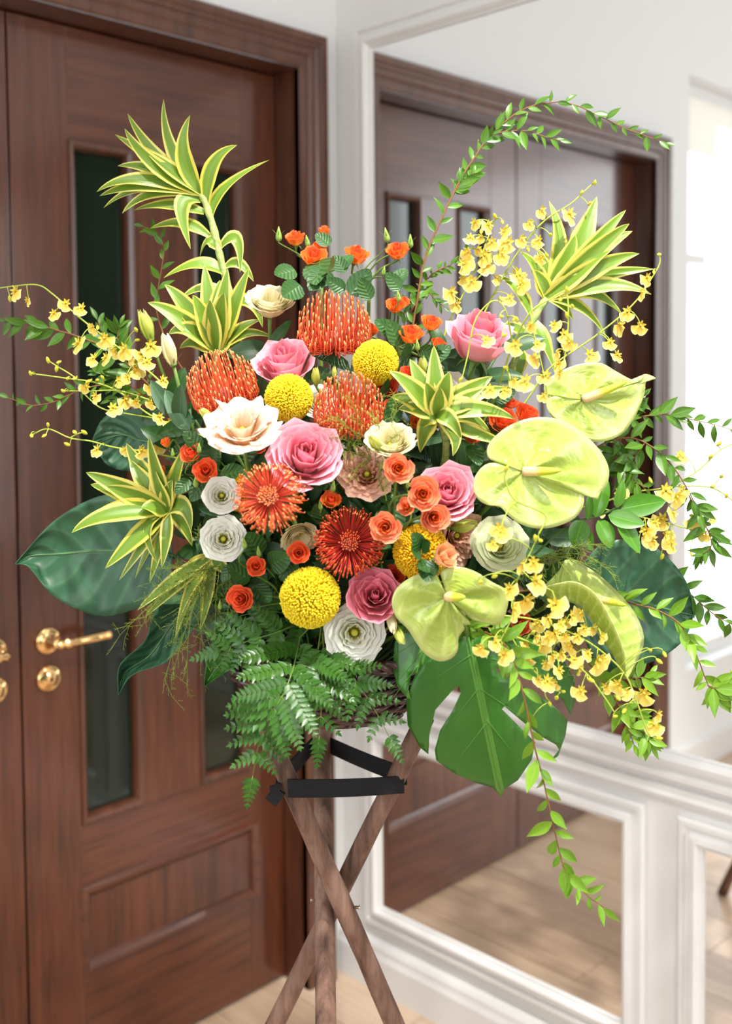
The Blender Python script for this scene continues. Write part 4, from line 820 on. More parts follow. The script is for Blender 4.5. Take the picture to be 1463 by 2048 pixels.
spray('orange spray rose of two half-open blooms below the largest pink rose', [(662, 1001, 18, 'half_or', (.05, .6, .75), .0), (697, 965, 17, 'half_red', (.1, .4, .85), .005), (684, 940, 12, 'half_or', (.2, .5, .8), .02)],
      [(666, 972, 13), (640, 1010, 10)], [(660, 1040, 620, 1060), (680, 1030, 710, 1050), (650, 1050, 640, 1010)])
spray('single red-orange spray rose between the deep pink rose and the golden pompon', [(788, 1151, 21, 'open_red', (.1, .3, .9), -.0)], [], [(780, 1180, 820, 1190), (770, 1160, 750, 1130)])
spray('single red-orange spray rose beneath the orchids and the lower anthuriums', [(1041, 1246, 20, 'half_red', (.1, .2, .95), -.02)], [], [(1030, 1270, 1070, 1280), (1040, 1270, 1010, 1240)])
spray('apricot rosebud with dark leaves lying before the golden pompon', [(888, 1113, 26, 'bud_apr', (.55, .35, .75), -.04)], [], [(840, 1100, 832, 1070), (842, 1098, 866, 1085), (842, 1105, 815, 1100), (852, 1120, 853, 1168), (860, 1130, 830, 1140), (862, 1125, 870, 1150)], -.085)

# ---- anthuriums: waxy heart-shaped spathes round a spadix
def anth(lab, basep, outline, d0, slope, spad, bulge=.0, dd=None):
    """outline (photo points, round the heart) lies on a tilted, slightly dished face through the spadix base"""
    r, b = plant('anthurium', lab, 'flower', basep[0], basep[1]); n = len(outline); nO = 96
    O = spline(outline+[outline[0]], nO+1)[:-1] if False else None
    c = np.array(basep, float); Q = np.array(outline, float); Qs = spline(np.vstack([Q]), nO)
    def depth(x, y, t): return d0+slope[0]*(x-c[0])+slope[1]*(y-c[1])+bulge*(t*t)
    V = [W(c[0], c[1], depth(c[0], c[1], 0)+.004)]; UV = [(.5, 0)]; nr = 12
    for j in range(1, nr+1):
        t = j/nr
        for i in range(nO):
            x, y = c+(Qs[i]-c)*t; a = i/(nO-1); rip = .0032*math.sin(a*2*math.pi*9+2*t)*t*(1-t)*2.4+.003*math.sin(a*2*math.pi*2+1)*t*t; e = (.006 if t > .93 else 0)*0
            V.append(W(x, y, depth(x, y, t)+rip+.0035*math.exp(-((t-.5)/.3)**2)*math.cos(a*2*math.pi*5))); UV.append((a, t))
    f = [(0, 1+i, 2+i) for i in range(nO-1)]
    for j in range(nr-1):
        for i in range(nO-1): p = 1+j*nO+i; f.append((p, p+nO, p+nO+1, p+1))
    g = G().add(V, f, UV); me = g.mesh('spathe', M_anth); o = link('spathe', me, r); md = o.modifiers.new('thickness', 'SOLIDIFY'); md.thickness = .0011; md.offset = 0
    s0 = W(c[0], c[1], depth(c[0], c[1], 0)); s1 = W(spad[0], spad[1], depth(spad[0], spad[1], 0)-spad[2]); m_ = (s0+s1)/2-TOCAM*-.004; P = bez(s0, s0+(m_-s0)*.6, m_, s1, 14)
    wv = spad[3]*MPP; g = G(); tube(g, P, [wv*.9, wv, wv, wv, wv*.98, wv*.95, wv*.92, wv*.88, wv*.84, wv*.8, wv*.74, wv*.66, wv*.5, wv*.2], 12); link('spadix', g.mesh('spadix', M_spad), r)
    stemto(r, b, s0-TOCAM*.006, TOCAM+V3(0, .3, 0), .003, M_stem)
anth('largest open pale green anthurium, overlapping the one above it', (1046, 943), [(1040, 938), (1012, 922), (978, 918), (974, 895), (990, 872), (1020, 850), (1060, 836), (1105, 836), (1145, 852), (1180, 880), (1205, 910), (1217, 940), (1213, 970), (1200, 985), (1192, 1000), (1180, 978), (1168, 985), (1166, 1010), (1150, 1035), (1115, 1052), (1075, 1057), (1040, 1048), (1015, 1030), (1000, 1014), (975, 1010), (955, 998), (946, 975), (952, 948), (975, 927), (1010, 930), (1040, 943)], 1.318, (.00010, -.00006), (1122, 941, .022, 9.5))
anth('pale green anthurium partly behind the largest one, tip curled outward', (1165, 799), [(1158, 796), (1130, 788), (1092, 790), (1090, 765), (1120, 742), (1160, 728), (1200, 726), (1230, 742), (1260, 758), (1280, 762), (1290, 748), (1311, 757), (1292, 762), (1288, 785), (1280, 810), (1262, 845), (1240, 870), (1205, 883), (1170, 880), (1135, 860), (1105, 835), (1092, 812), (1100, 795), (1130, 792), (1158, 801)], 1.385, (.00012, .0000), (1252, 764, .022, 9))
anth('pale green anthurium over the basket rim above the split leaf', (893, 1193), [(884, 1190), (878, 1165), (868, 1142), (845, 1145), (815, 1158), (792, 1178), (783, 1205), (792, 1235), (815, 1258), (832, 1285), (850, 1308), (875, 1322), (900, 1318), (915, 1300), (916, 1275), (928, 1258), (926, 1250), (941, 1248), (930, 1235), (935, 1228), (945, 1240), (965, 1245), (990, 1250), (1006, 1238), (1016, 1205), (1012, 1180), (985, 1165), (950, 1143), (912, 1133), (880, 1143), (898, 1165), (896, 1188)], 1.268, (.00004, .00012), (930, 1194, .02, 9), .006)
# the folded anthurium, seen from its side: two halves meet in a keel
r, b = plant('anthurium', 'folded pale green anthurium seen edge-on before a dark broad leaf', 'flower', 1190, 1230)
keel = spline([(1083, 1180), (1105, 1203), (1145, 1205), (1172, 1230), (1200, 1275), (1228, 1315), (1246, 1358)], 24); fr = spline([(1083, 1176), (1110, 1168), (1150, 1164), (1190, 1188), (1222, 1240), (1246, 1300), (1252, 1356)], 24); bk = spline([(1092, 1168), (1118, 1140), (1136, 1118), (1190, 1145), (1240, 1190), (1272, 1232), (1287, 1278), (1275, 1318), (1254, 1357)], 24)
V = []; UV = []
for i in range(24):
    t = i/23; e = math.sin(math.pi*t)**.6
    for s in np.linspace(-1, 1, 13):
        a = abs(s); q = fr[i] if s < 0 else bk[i]; p = keel[i]+(q-keel[i])*a; dz = 1.36+(-.045*a**.8 if s < 0 else .055*a**.9)*e; V.append(W(p[0], p[1], dz+.0012*math.sin(t*40+s*3)*a)); UV.append((t, a*.98))
g = G().add(V, grid_faces(13, 24), UV); o = link('spathe', g.mesh('spathe', M_anth), r); md = o.modifiers.new('thickness', 'SOLIDIFY'); md.thickness = .0011; md.offset = 0
g = G(); P = bez(W(1180, 1195, 1.368), W(1205, 1200, 1.36), W(1230, 1205, 1.355), W(1252, 1211, 1.35), 10); tube(g, P, np.array([.9, 1, 1, .97, .93, .88, .8, .7, .55, .2])*8*MPP, 10); link('spadix', g.mesh('spadix', M_spad), r); stemto(r, b, W(1090, 1182, 1.362), V3(-.3, .5, .5), .003, M_stem)

# ================================================================ variegated dracaena
PIV = {}                                     # where a leaf that is drawn in place is hinged
def drac(lab, stem, leaves, d0, axis, wpx=27, basep=None, kx=.14, spread=.3):
    bx_, by_ = basep or stem[-1]; r, b = plant('variegated_dracaena', lab, 'foliage', bx_, by_)
    if len(stem) > 1:
        Q = path3(stem, d0); P = np.vstack([route(b, Q[0], Q[1]-Q[0], .0052, 12, .05)[:-1], spline(Q, 22)]); P = spline(P[::3], 30) if False else P; g = G(); rad = .0052+.0008*np.sin(np.arange(len(P))*1.9); tube(g, P, rad, 9); link('stem', g.mesh('stem', M_varstem), r)
    else: stemto(r, b, W(bx_, by_, d0), V3(*axis), .005, M_varstem)
    ax = nrm(V3(*axis)); R = random.Random(len(lab))
    for lf in leaves:
        tx, ty = lf[0], lf[1]; o = lf[2] if len(lf) > 2 else {}
        x0, y0 = o.get('b', (bx_, by_)); p0 = W(x0, y0, d0); Lp = math.hypot(tx-x0, ty-y0); dt = o.get('d', R.uniform(-spread, spread*.6))*Lp*MPP
        p3 = W(tx, ty, d0+dt); L = np.linalg.norm(p3-p0)
        if 'c' in o: c = W(*o['c'], d0+dt*.5-.01); c1 = p0+(c-p0)*.7; c2 = p3+(c-p3)*.7
        else:
            kk = o.get('k', kx); c1 = p0+(p3-p0)*.33+ax*L*kk; c2 = p0+(p3-p0)*.66+ax*L*kk*1.1
        g = strap(bez(p0, c1, c2, p3, 14), o.get('w', wpx)*MPP*1.42, ax*.55+TOCAM*.75+V3(R.uniform(-.4, .4), R.uniform(-.2, .4), 0), 6, fold=.28, twist=R.uniform(-.35, .35))
        PIV[link('leaf', g.mesh('leaf', M_var), r).name] = p0
drac('tall variegated dracaena stem rising before the door glass', [(468, 700), (462, 600), (447, 540), (437, 500), (425, 450), (412, 410), (402, 388)],
     [(230, 269, {'c': (330, 330)}), (249, 257, {'c': (290, 335)}), (255, 227, {'c': (300, 320)}), (327, 198, {'c': (325, 300), 'w': 22}), (380, 230, {'c': (345, 310)}), (474, 290, {'b': (412, 408), 'c': (412, 310), 'w': 24}), (538, 320, {'b': (422, 432), 'c': (430, 370), 'w': 24}),
      (235, 332), (193, 384, {'c': (260, 335)}), (199, 392, {'c': (280, 355)}), (207, 416, {'c': (275, 355)}), (244, 427, {'c': (290, 370), 'w': 20}), (267, 421, {'b': (408, 425), 'c': (330, 400)}), (300, 457, {'b': (418, 472), 'c': (365, 430), 'w': 20}), (381, 498, {'b': (400, 400), 'c': (340, 380), 'd': -.3}),
      (400, 513, {'b': (440, 500), 'c': (415, 460), 'w': 22}), (480, 545, {'b': (440, 495), 'c': (485, 440), 'w': 22}), (327, 556, {'b': (447, 545), 'c': (400, 510)}), (507, 563, {'b': (450, 535), 'c': (480, 510), 'w': 20}), (290, 300, {'c': (330, 330)}), (525, 655, {'b': (462, 610), 'c': (510, 580), 'w': 22}), (360, 600, {'b': (460, 590), 'c': (400, 560), 'w': 20})], 1.50, (-.35, .9, .25), 27)
drac('variegated dracaena rosette behind the left pincushion, leaves pointing up', [(432, 705)],
     [(408, 529, {'k': .05}), (455, 537, {'k': .04}), (498, 535, {'k': .0, 'w': 32}), (329, 569), (295, 605), (367, 660, {'k': .3}), (337, 668, {'k': .35}), (359, 697, {'k': .3}), (448, 585, {'d': -.5}), (475, 680, {'k': .3}), (385, 590, {'d': -.4}), (420, 600, {'d': -.6}), (545, 675, {'k': .25, 'w': 22}), (520, 640, {'w': 22}), (500, 700, {'k': .3, 'w': 22}), (440, 560)], 1.47, (-.05, .9, .45), 31)
drac('variegated dracaena rosette spreading over the big dark leaf', [(335, 1022)],
     [(172, 945, {'w': 30}), (181, 969), (252, 886, {'w': 32, 'k': .05}), (302, 862, {'w': 24, 'k': .03}), (379, 878, {'w': 24, 'k': .05}), (368, 935, {'k': .25}), (213, 973, {'w': 32}), (183, 1037, {'w': 30, 'k': .2}), (143, 1066, {'w': 30, 'k': .2}), (283, 1015, {'d': -.7}), (291, 1072, {'c': (290, 1015), 'w': 24}), (316, 1129, {'c': (270, 1040), 'w': 24, 'd': -.3}), (382, 1063, {'c': (375, 985), 'w': 28, 'd': -.3}), (384, 1092, {'c': (365, 1030), 'w': 22}),
      (210, 1137, {'c': (270, 1075)}), (238, 1161, {'w': 18, 'c': (290, 1085)}), (270, 1157, {'w': 18, 'c': (300, 1090)}), (299, 1165, {'w': 18, 'c': (320, 1095)}), (325, 1138, {'w': 18, 'c': (335, 1080)}), (260, 920), (310, 940, {'d': -.4}), (345, 960, {'d': -.5, 'w': 22})], 1.405, (-.5, .55, .65), 28)
drac('drooping variegated dracaena leaves under the half-open white lisianthus', [(425, 1110)],
     [(275, 1221, {'c': (340, 1160), 'w': 20}), (290, 1234, {'c': (350, 1170), 'w': 18}), (386, 1207, {'c': (360, 1140)}), (357, 1236, {'c': (385, 1150), 'w': 20}), (480, 1082, {'k': -.1, 'w': 26}), (340, 1290, {'c': (370, 1180), 'w': 20}), (400, 1260, {'c': (420, 1190), 'w': 18}), (470, 1150, {'w': 20})], 1.42, (-.3, -.1, .9), 26)
drac('central variegated dracaena rosette among the red-orange spray roses', [(872, 832)],
     [(867, 691, {'w': 28, 'k': .02}), (778, 742, {'w': 28}), (819, 718, {'w': 30, 'k': .05}), (898, 744, {'w': 30, 'd': -.35}), (984, 753, {'w': 34, 'k': .05}), (782, 793, {'w': 26, 'k': .2}), (796, 818, {'w': 26, 'k': .22}), (838, 860, {'w': 26, 'k': .55}), (1029, 838, {'w': 26, 'k': .22}), (980, 864, {'w': 26, 'k': .3}), (922, 878, {'w': 24, 'k': .5}), (1015, 775, {'w': 22, 'd': .1}), (850, 765, {'d': -.6, 'w': 26}), (880, 775, {'d': -.8, 'w': 24}), (971, 818, {'w': 28, 'k': .3}), (905, 912, {'c': (925, 860), 'w': 22}), (840, 905, {'c': (845, 850), 'w': 26, 'd': .2}), (1020, 890, {'c': (950, 870), 'w': 20, 'd': .2})], 1.345, (.0, .65, .75), 29)
drac('variegated dracaena stem reaching up before the mirror', [(985, 800), (1030, 720), (1060, 650), (1092, 596)],
     [(1097, 402, {'c': (1140, 490), 'w': 26}), (1193, 393, {'c': (1165, 480), 'w': 36, 'b': (1140, 530)}), (1251, 420, {'w': 24}), (1258, 447, {'w': 30}), (1264, 462, {'w': 38, 'c': (1180, 500)}), (1278, 507, {'w': 30, 'c': (1200, 520)}), (1307, 538, {'w': 24, 'c': (1200, 540)}), (1302, 589, {'w': 28, 'c': (1220, 550)}), (1244, 629, {'w': 30, 'c': (1180, 560)}), (1213, 678, {'w': 26, 'c': (1170, 600)}), (1171, 551, {'w': 28, 'd': -.3}), (1038, 502, {'w': 22}), (1073, 498, {'w': 24}), (991, 549, {'w': 26, 'b': (1060, 630)}), (1062, 540, {'w': 26, 'd': -.3}), (1109, 744, {'w': 24, 'b': (1065, 640), 'c': (1090, 680)}), (1150, 470, {'w': 32}), (1220, 500, {'w': 34, 'd': -.3}), (1030, 770, {'b': (1040, 700), 'w': 22}), (1145, 640, {'w': 22}), (1000, 650, {'b': (1050, 670), 'w': 20})], 1.49, (.55, .75, .25), 28)

# ================================================================ broad dark leaves
def broad(lab, mid, sideA, sideB, dpts, mt, petiole=True, curl=.012, name='broad_leaf'):
    """midrib and both edges as photo points (base to tip); dpts: depth at base, middle, tip"""
    n = 30; m_ = spline(mid, n); a_ = spline(sideA, n); b_ = spline(sideB, n); dd = np.interp(np.linspace(0, 1, n), [0, .5, 1], dpts); V = []; UV = []; r, b = plant(name, lab, 'leaf', *mid[0])
    for i in range(n):
        for s in np.linspace(-1, 1, 15):
            q = (a_ if s < 0 else b_)[i]; p = m_[i]+(q-m_[i])*abs(s); V.append(W(p[0], p[1], dd[i]-curl*abs(s)**1.5+.002*math.sin(i*.9+s*3)*abs(s))); UV.append((s/2+.5, i/(n-1)))
    g = G().add(V, grid_faces(15, n), UV); o = link('blade', g.mesh('blade', mt), r); md = o.modifiers.new('thickness', 'SOLIDIFY'); md.thickness = .0007; md.offset = 0
    P = np.array([W(m_[i][0], m_[i][1], dd[i]-.0012) for i in range(n)]); g = G(); tube(g, P, np.linspace(.0019, .0005, n), 6); link('midrib', g.mesh('midrib', M_midr), r)
    stemto(r, b, P[0], P[min(n-1, 4)]-P[0], .0028, M_stemd, 'petiole'); return r
M_midr = mat('leaf_midrib', .5, .4, col=(.085, .19, .07))
broad('big dark green leaf reaching across the door beneath the variegated rosette', [(345, 1110), (280, 1104), (200, 1102), (120, 1108), (60, 1112), (30, 1128)], [(345, 1108), (330, 1010), (262, 988), (190, 995), (110, 1040), (52, 1102), (30, 1128)], [(345, 1114), (335, 1190), (280, 1215), (200, 1232), (110, 1195), (58, 1135), (30, 1128)], (1.50, 1.515, 1.48), M_bigl)
broad('small dark green leaf behind the left orchid spray', [(330, 890), (280, 880), (240, 870), (186, 890)], [(330, 860), (290, 820), (215, 830), (188, 870), (186, 890)], [(330, 900), (300, 925), (260, 942), (215, 930), (186, 890)], (1.52, 1.54, 1.53), M_bigl, curl=.008)
broad('pointed green leaf twisting down beside the wispy fern', [(400, 1190), (350, 1240), (300, 1310), (250, 1345), (236, 1390)], [(370, 1180), (310, 1220), (290, 1280), (240, 1330), (236, 1390)], [(420, 1220), (370, 1280), (330, 1325), (265, 1350), (236, 1390)], (1.47, 1.46, 1.44), M_bigl, curl=.02)
broad('dark green leaf folding over the basket rim beneath the fern', [(500, 1230), (470, 1290), (430, 1340), (410, 1370)], [(450, 1220), (425, 1280), (412, 1330), (408, 1372)], [(540, 1250), (510, 1310), (450, 1345), (410, 1372)], (1.430, 1.392, 1.378), M_mon, curl=.010)
broad('dark green broad leaf standing behind the folded anthurium', [(1150, 1190), (1220, 1190), (1300, 1210), (1360, 1225), (1386, 1230)], [(1150, 1150), (1200, 1090), (1270, 1080), (1330, 1110), (1375, 1170), (1386, 1225)], [(1150, 1230), (1200, 1340), (1270, 1335), (1330, 1310), (1370, 1275), (1386, 1232)], (1.465, 1.480, 1.468), M_bigl, curl=.010)
# split leaf of the monstera: outline with its slits, filled and gently arched
out = [(935, 1262), (900, 1300), (860, 1312), (830, 1350), (812, 1400), (815, 1450), (840, 1495), (856, 1508), (858, 1470), (870, 1420), (905, 1380), (918, 1372), (921, 1385), (905, 1420), (880, 1460), (869, 1500), (872, 1520), (905, 1545), (950, 1565), (985, 1575), (1002, 1596), (1008, 1578), (1035, 1560), (1062, 1520), (1070, 1485), (1035, 1450), (1003, 1418), (1008, 1412), (1040, 1440), (1085, 1475), (1112, 1490), (1118, 1500), (1102, 1520), (1115, 1512), (1130, 1470), (1134, 1440), (1105, 1410), (1050, 1375), (995, 1345), (990, 1335), (1030, 1342), (1090, 1375), (1125, 1400), (1140, 1430), (1150, 1400), (1148, 1360), (1120, 1310), (1070, 1280), (1010, 1268), (960, 1272), (945, 1280)]
cpt = np.array([935., 1270.]); mtip = np.array([1002., 1590.])
def mon_depth(x, y):
    ax_ = (mtip-cpt)/np.linalg.norm(mtip-cpt); q = np.array([x, y])-cpt; l = q@ax_; s = abs(q[0]*ax_[1]-q[1]*ax_[0]); return 1.316-.00006*l+.0000011*l*l*.6+.0000022*s*s
def split_leaf(lab, out, cpt, mtip, depthf, lobe=None):
    r, b = plant('monstera_leaf', lab, 'leaf', *cpt); pts = [Vector(p) for p in out]; n0 = len(pts); rngl = random.Random(4); inner = []
    xs = [p[0] for p in out]; ys = [p[1] for p in out]
    def inside(x, y):
        c = False; j = n0-1
        for i in range(n0):
            if (out[i][1] > y) != (out[j][1] > y) and x < (out[j][0]-out[i][0])*(y-out[i][1])/(out[j][1]-out[i][1])+out[i][0]: c = not c
            j = i
        return c
    for gx in range(int(min(xs)), int(max(xs)), 13):
        for gy in range(int(min(ys)), int(max(ys)), 13):
            if inside(gx, gy): inner.append(Vector((gx+.3, gy+.2)))
    vo, eo, fo_, *_ = delaunay_2d_cdt(pts+inner, [], [list(range(n0))], 1, 1e-4)
    ax_ = (mtip-cpt)/np.linalg.norm(mtip-cpt); Lm = np.linalg.norm(mtip-cpt)
    V = [W(p.x, p.y, depthf(p.x, p.y)) for p in vo]; UV = []
    for p in vo: q = np.array([p.x, p.y])-cpt; UV.append((.5+(q[0]*ax_[1]-q[1]*ax_[0])/420, (q@ax_)/Lm))
    g = G().add(V, [tuple(f) for f in fo_], UV); o = link('blade', g.mesh('blade', M_mon), r); md = o.modifiers.new('thickness', 'SOLIDIFY'); md.thickness = .0008; md.offset = 0
    mp_ = np.array([cpt+(mtip-cpt)*t for t in np.linspace(0, .97, 14)]); P = np.array([W(p[0], p[1], depthf(*p)-.0012) for p in mp_]); g = G(); tube(g, P, np.linspace(.0015, .0004, 14), 7); link('midrib', g.mesh('midrib', M_midm), r)
    for t, dx, dy in ((.12, -90, 60), (.12, 130, 30), (.33, -75, 95), (.33, 110, 75), (.55, -70, 90), (.52, 60, 75)):
        p = cpt+(mtip-cpt)*t; Q = np.array([W(p[0]+dx*s, p[1]+dy*s, depthf(p[0]+dx*s, p[1]+dy*s)-.0009) for s in np.linspace(0, .9, 8)]); g = G(); tube(g, Q, np.linspace(.0008, .0002, 8), 5); link('vein', g.mesh('vein', M_midm), r)
    stemto(r, b, P[0], P[2]-P[0], .003, M_stem, 'petiole')
M_midm = mat('split_leaf_midrib', .45, .4, col=(.075, .24, .03))
split_leaf('large glossy split monstera leaf hanging below the basket', out, cpt, mtip, mon_depth)
out2 = [(850, 1250), (800, 1250), (788, 1290), (785, 1340), (795, 1375), (815, 1397), (822, 1398), (816, 1380), (822, 1350), (845, 1335), (885, 1322), (905, 1300), (890, 1262)]
split_leaf('small dark lobe of a monstera leaf beneath the lowest anthurium', out2, np.array([860., 1250.]), np.array([820., 1392.]), lambda x, y: 1.362+.0000015*(x-845)**2-.00005*(y-1250))

HEADC += [(W(840, 1300, 1.365), .026), (W(815, 1345, 1.36), .022), (W(880, 1290, 1.36), .02)]     # stems keep off the small split leaf too
# ================================================================ leafy sprigs
def sprig(lab, paths, d, L, kind, gap=11, cat='foliage', name='leafy_sprig', tw=.0011, mt=None, hang=0, dens=1):
    p0 = paths[0][0]; r, b = plant(name, lab, cat, *p0); R = random.Random(len(lab)*7+int(p0[0])); mt = mt or M_twig
    for pi, pt in enumerate(paths):
        P = path3(pt, d if pi == 0 or not isinstance(d, (list, tuple)) else d[-1]); n = max(16, int(sum(math.hypot(a[0]-c[0], a[1]-c[1]) for a, c in zip(pt, pt[1:]))/gap)); S = spline(P, n)
        S = S+np.cumsum(rng.normal(0, .0006, S.shape), 0)*.6
        full = np.vstack([route(b, S[0], S[1]-S[0], tw*1.6, 14, .02)[:-1], S]) if pi == 0 else S
        STEMS.append((S, tw)); g = G(); tube(g, full, np.linspace(tw*1.7 if pi == 0 else tw, tw*.5, len(full)), 6); link('twig', g.mesh('twig', mt), r)
        for i in range(1, n):
            if R.random() > dens: continue
            T = nrm(S[i]-S[i-1]); t = i/(n-1); side = np.cross(T, TOCAM); side = nrm(side)*(1 if i % 2 else -1); o = nrm(T*R.uniform(.35, 1.2)+side*R.uniform(.35, 1)+TOCAM*R.uniform(-.5, .6)+V3(R.uniform(-.2, .2), R.uniform(-.25, .2)-hang, 0)) if i < n-1 else T
            l = L*MPP*1.18*R.uniform(.62, 1.15)*(1-.35*t**3); leaf_on(r, S[i], o, TOCAM+V3(R.uniform(-.7, .7), R.uniform(-.2, .8), 0), l, kind)
sprig('long leafy sprig arching up and over before the mirror', [[(820, 680), (838, 590), (850, 520), (885, 430), (925, 350), (955, 300), (985, 262), (1050, 215), (1130, 205), (1200, 235), (1260, 262), (1325, 285)], [(975, 275), (1010, 262), (1050, 260), (1085, 272), (1120, 282)], [(905, 390), (925, 365), (950, 345)]], 1.5, 38, 'spd', 14)
sprig('fine leafy twig beside the arching sprig and the top spray roses', [[(800, 700), (830, 610), (862, 550), (905, 525), (960, 480)], [(830, 610), (850, 580), (870, 600), (890, 615)], [(800, 700), (810, 640), (800, 590)]], 1.525, 24, 'spd', 10)
sprig('leafy sprig reaching across the door stile above the orchid spray', [[(260, 720), (200, 690), (140, 668), (90, 655), (40, 645), (-15, 638)]], 1.5, 46, 'spd', 12, hang=.4)
sprig('thin leafy sprig reaching across the door stile below the orchid buds', [[(260, 770), (200, 770), (150, 785), (110, 805), (60, 812), (15, 795)]], 1.5, 33, 'spd', 13)
sprig('short leafy twig standing before the door beside the tall dracaena', [[(330, 680), (312, 620), (318, 560), (327, 505), (315, 470), (285, 455)]], 1.53, 34, 'spd', 20)
sprig('leafy sprig behind the yellow orchid spray and lisianthus buds', [[(330, 800), (270, 740), (220, 690), (195, 640)], [(270, 740), (240, 760), (190, 745)], [(250, 720), (235, 680), (240, 650)], [(320, 800), (280, 790), (220, 800)]], 1.54, 40, 'spd', 12)
sprig('leafy sprig reaching right from behind the upper anthurium', [[(1160, 880), (1220, 850), (1280, 832), (1340, 828), (1400, 840), (1475, 862)], [(1220, 850), (1260, 810), (1285, 790)]], 1.47, 46, 'spd', 12)
sprig('leafy red-twigged sprig curving down beside the upper anthurium', [[(1180, 900), (1240, 875), (1290, 885), (1340, 930), (1375, 985), (1400, 1040), (1440, 1095)], [(1375, 985), (1420, 1080), (1400, 1115)], [(1290, 885), (1260, 930), (1240, 960)], [(1240, 875), (1235, 920), (1290, 975)]], 1.43, 46, 'spd', 13)
sprig('leafy red-twigged sprig curving down over the dark broad leaf', [[(1180, 1185), (1250, 1203), (1320, 1222), (1365, 1255), (1392, 1310), (1415, 1370), (1440, 1395)], [(1415, 1370), (1440, 1380), (1475, 1372)]], [1.435, 1.428, 1.405, 1.39, 1.385, 1.385, 1.385], 46, 'spr', 13)
sprig('leafy sprig behind the dark broad leaf, pointing to the second low mirror', [[(1260, 1150), (1340, 1165), (1390, 1200), (1430, 1235), (1480, 1262)]], 1.48, 42, 'spd', 14)
sprig('longest leafy sprig hanging down over the split monstera leaf', [[(960, 1262), (1000, 1280), (1025, 1315), (1040, 1355), (1056, 1430), (1072, 1500), (1090, 1570), (1108, 1650), (1122, 1710), (1140, 1750), (1170, 1785), (1205, 1810)]], [1.33, 1.30, 1.28, 1.27, 1.27, 1.275, 1.28, 1.285, 1.29, 1.29, 1.29, 1.29], 50, 'spr', 15)
sprig('bushy leafy sprig hanging among the lowest orchid flowers', [[(1150, 1290), (1200, 1360), (1235, 1410), (1250, 1450), (1265, 1490)], [(1235, 1410), (1270, 1430), (1300, 1450)], [(1250, 1450), (1285, 1470), (1300, 1490)], [(1200, 1360), (1260, 1360), (1300, 1355)]], 1.42, 42, 'spr', 11)
sprig('leafy sprig tip peeping out below the lowest anthurium', [[(905, 1245), (940, 1252), (985, 1258), (1020, 1268)], [(920, 1250), (940, 1275), (930, 1300)]], 1.32, 42, 'spr', 11)
# glossy broad-leaved ruscus
r, b = plant('ruscus_branch', 'glossy broad-leaved green branch beside the largest anthurium', 'foliage', 1150, 1060); S = path3([(1110, 1070), (1160, 1042), (1200, 1030), (1240, 1012)], 1.37)
g = G(); tube(g, np.vstack([route(b, S[0], S[1]-S[0], .0016, 12, .02)[:-1], spline(S, 14)]), .0016, 6); link('stem', g.mesh('stem', M_stemd), r)
for x0, y0, x1, y1, k in ((1240, 1018, 1334, 1000, 1), (1232, 1015, 1248, 962, .8), (1165, 1040, 1148, 1092, 1.5), (1235, 1030, 1278, 1108, .8), (1195, 1040, 1232, 1095, 1.2), (1190, 1035, 1214, 955, .75), (1175, 1040, 1180, 985, .6), (1215, 1030, 1290, 1050, 1), (1150, 1050, 1190, 1100, 1.1)):
    p, q = W(x0, y0, 1.368), W(x1, y1, 1.355); L = np.linalg.norm(q-p); o = leaf_on(r, p, q-p, TOCAM+V3(random.uniform(-.3, .3), .3, 0), L, 'rus'); o.matrix_basis = o.matrix_basis @ Matrix.Diagonal((k, 1, 1, 1))
# leafy filler stems packed between the flowers
for k, (px, py) in enumerate([(430, 900), (520, 820), (600, 760), (700, 740), (790, 760), (880, 720), (960, 760), (1010, 860), (930, 940), (820, 880), (680, 880), (560, 900), (460, 1020), (560, 1080), (660, 1050), (760, 1000), (860, 1060), (960, 1010), (1050, 1100), (960, 1160), (850, 1180), (720, 1150), (600, 1180), (500, 1180), (570, 1215), (680, 1225), (800, 1225), (950, 1240), (1080, 1180), (1100, 1020), (420, 1120), (1000, 700), (540, 700), (1060, 900), (390, 840), (1120, 1240), (365, 960), (378, 1060), (350, 890), (1090, 1075), (1135, 1130), (1050, 1010), (400, 1180), (340, 800)]):
    r, b = plant('filler_foliage', 'dark green leafy filler stem packed between the flowers', 'foliage', px, py, 'leafy filler stems inside the bouquet'); d = D(px, py)+.075; h = W(px, py, d); n = nrm(h-FOAM); P = stemto(r, b, h, n, .0018, M_stemd, k=12)
    for q in (5, 6, 7, 8, 8, 9, 10, 11):
        for s in (-1, 1):
            o = nrm(n*.5+s*np.cross(n, TOCAM)*random.uniform(.5, 1)+TOCAM*random.uniform(-.1, .6)+V3(0, random.uniform(-.3, .4), 0)); leaf_on(r, P[q], o, TOCAM+V3(random.uniform(-.6, .6), random.uniform(0, .8), 0), random.uniform(.045, .07), 'fill' if k % 3 else 'eu')

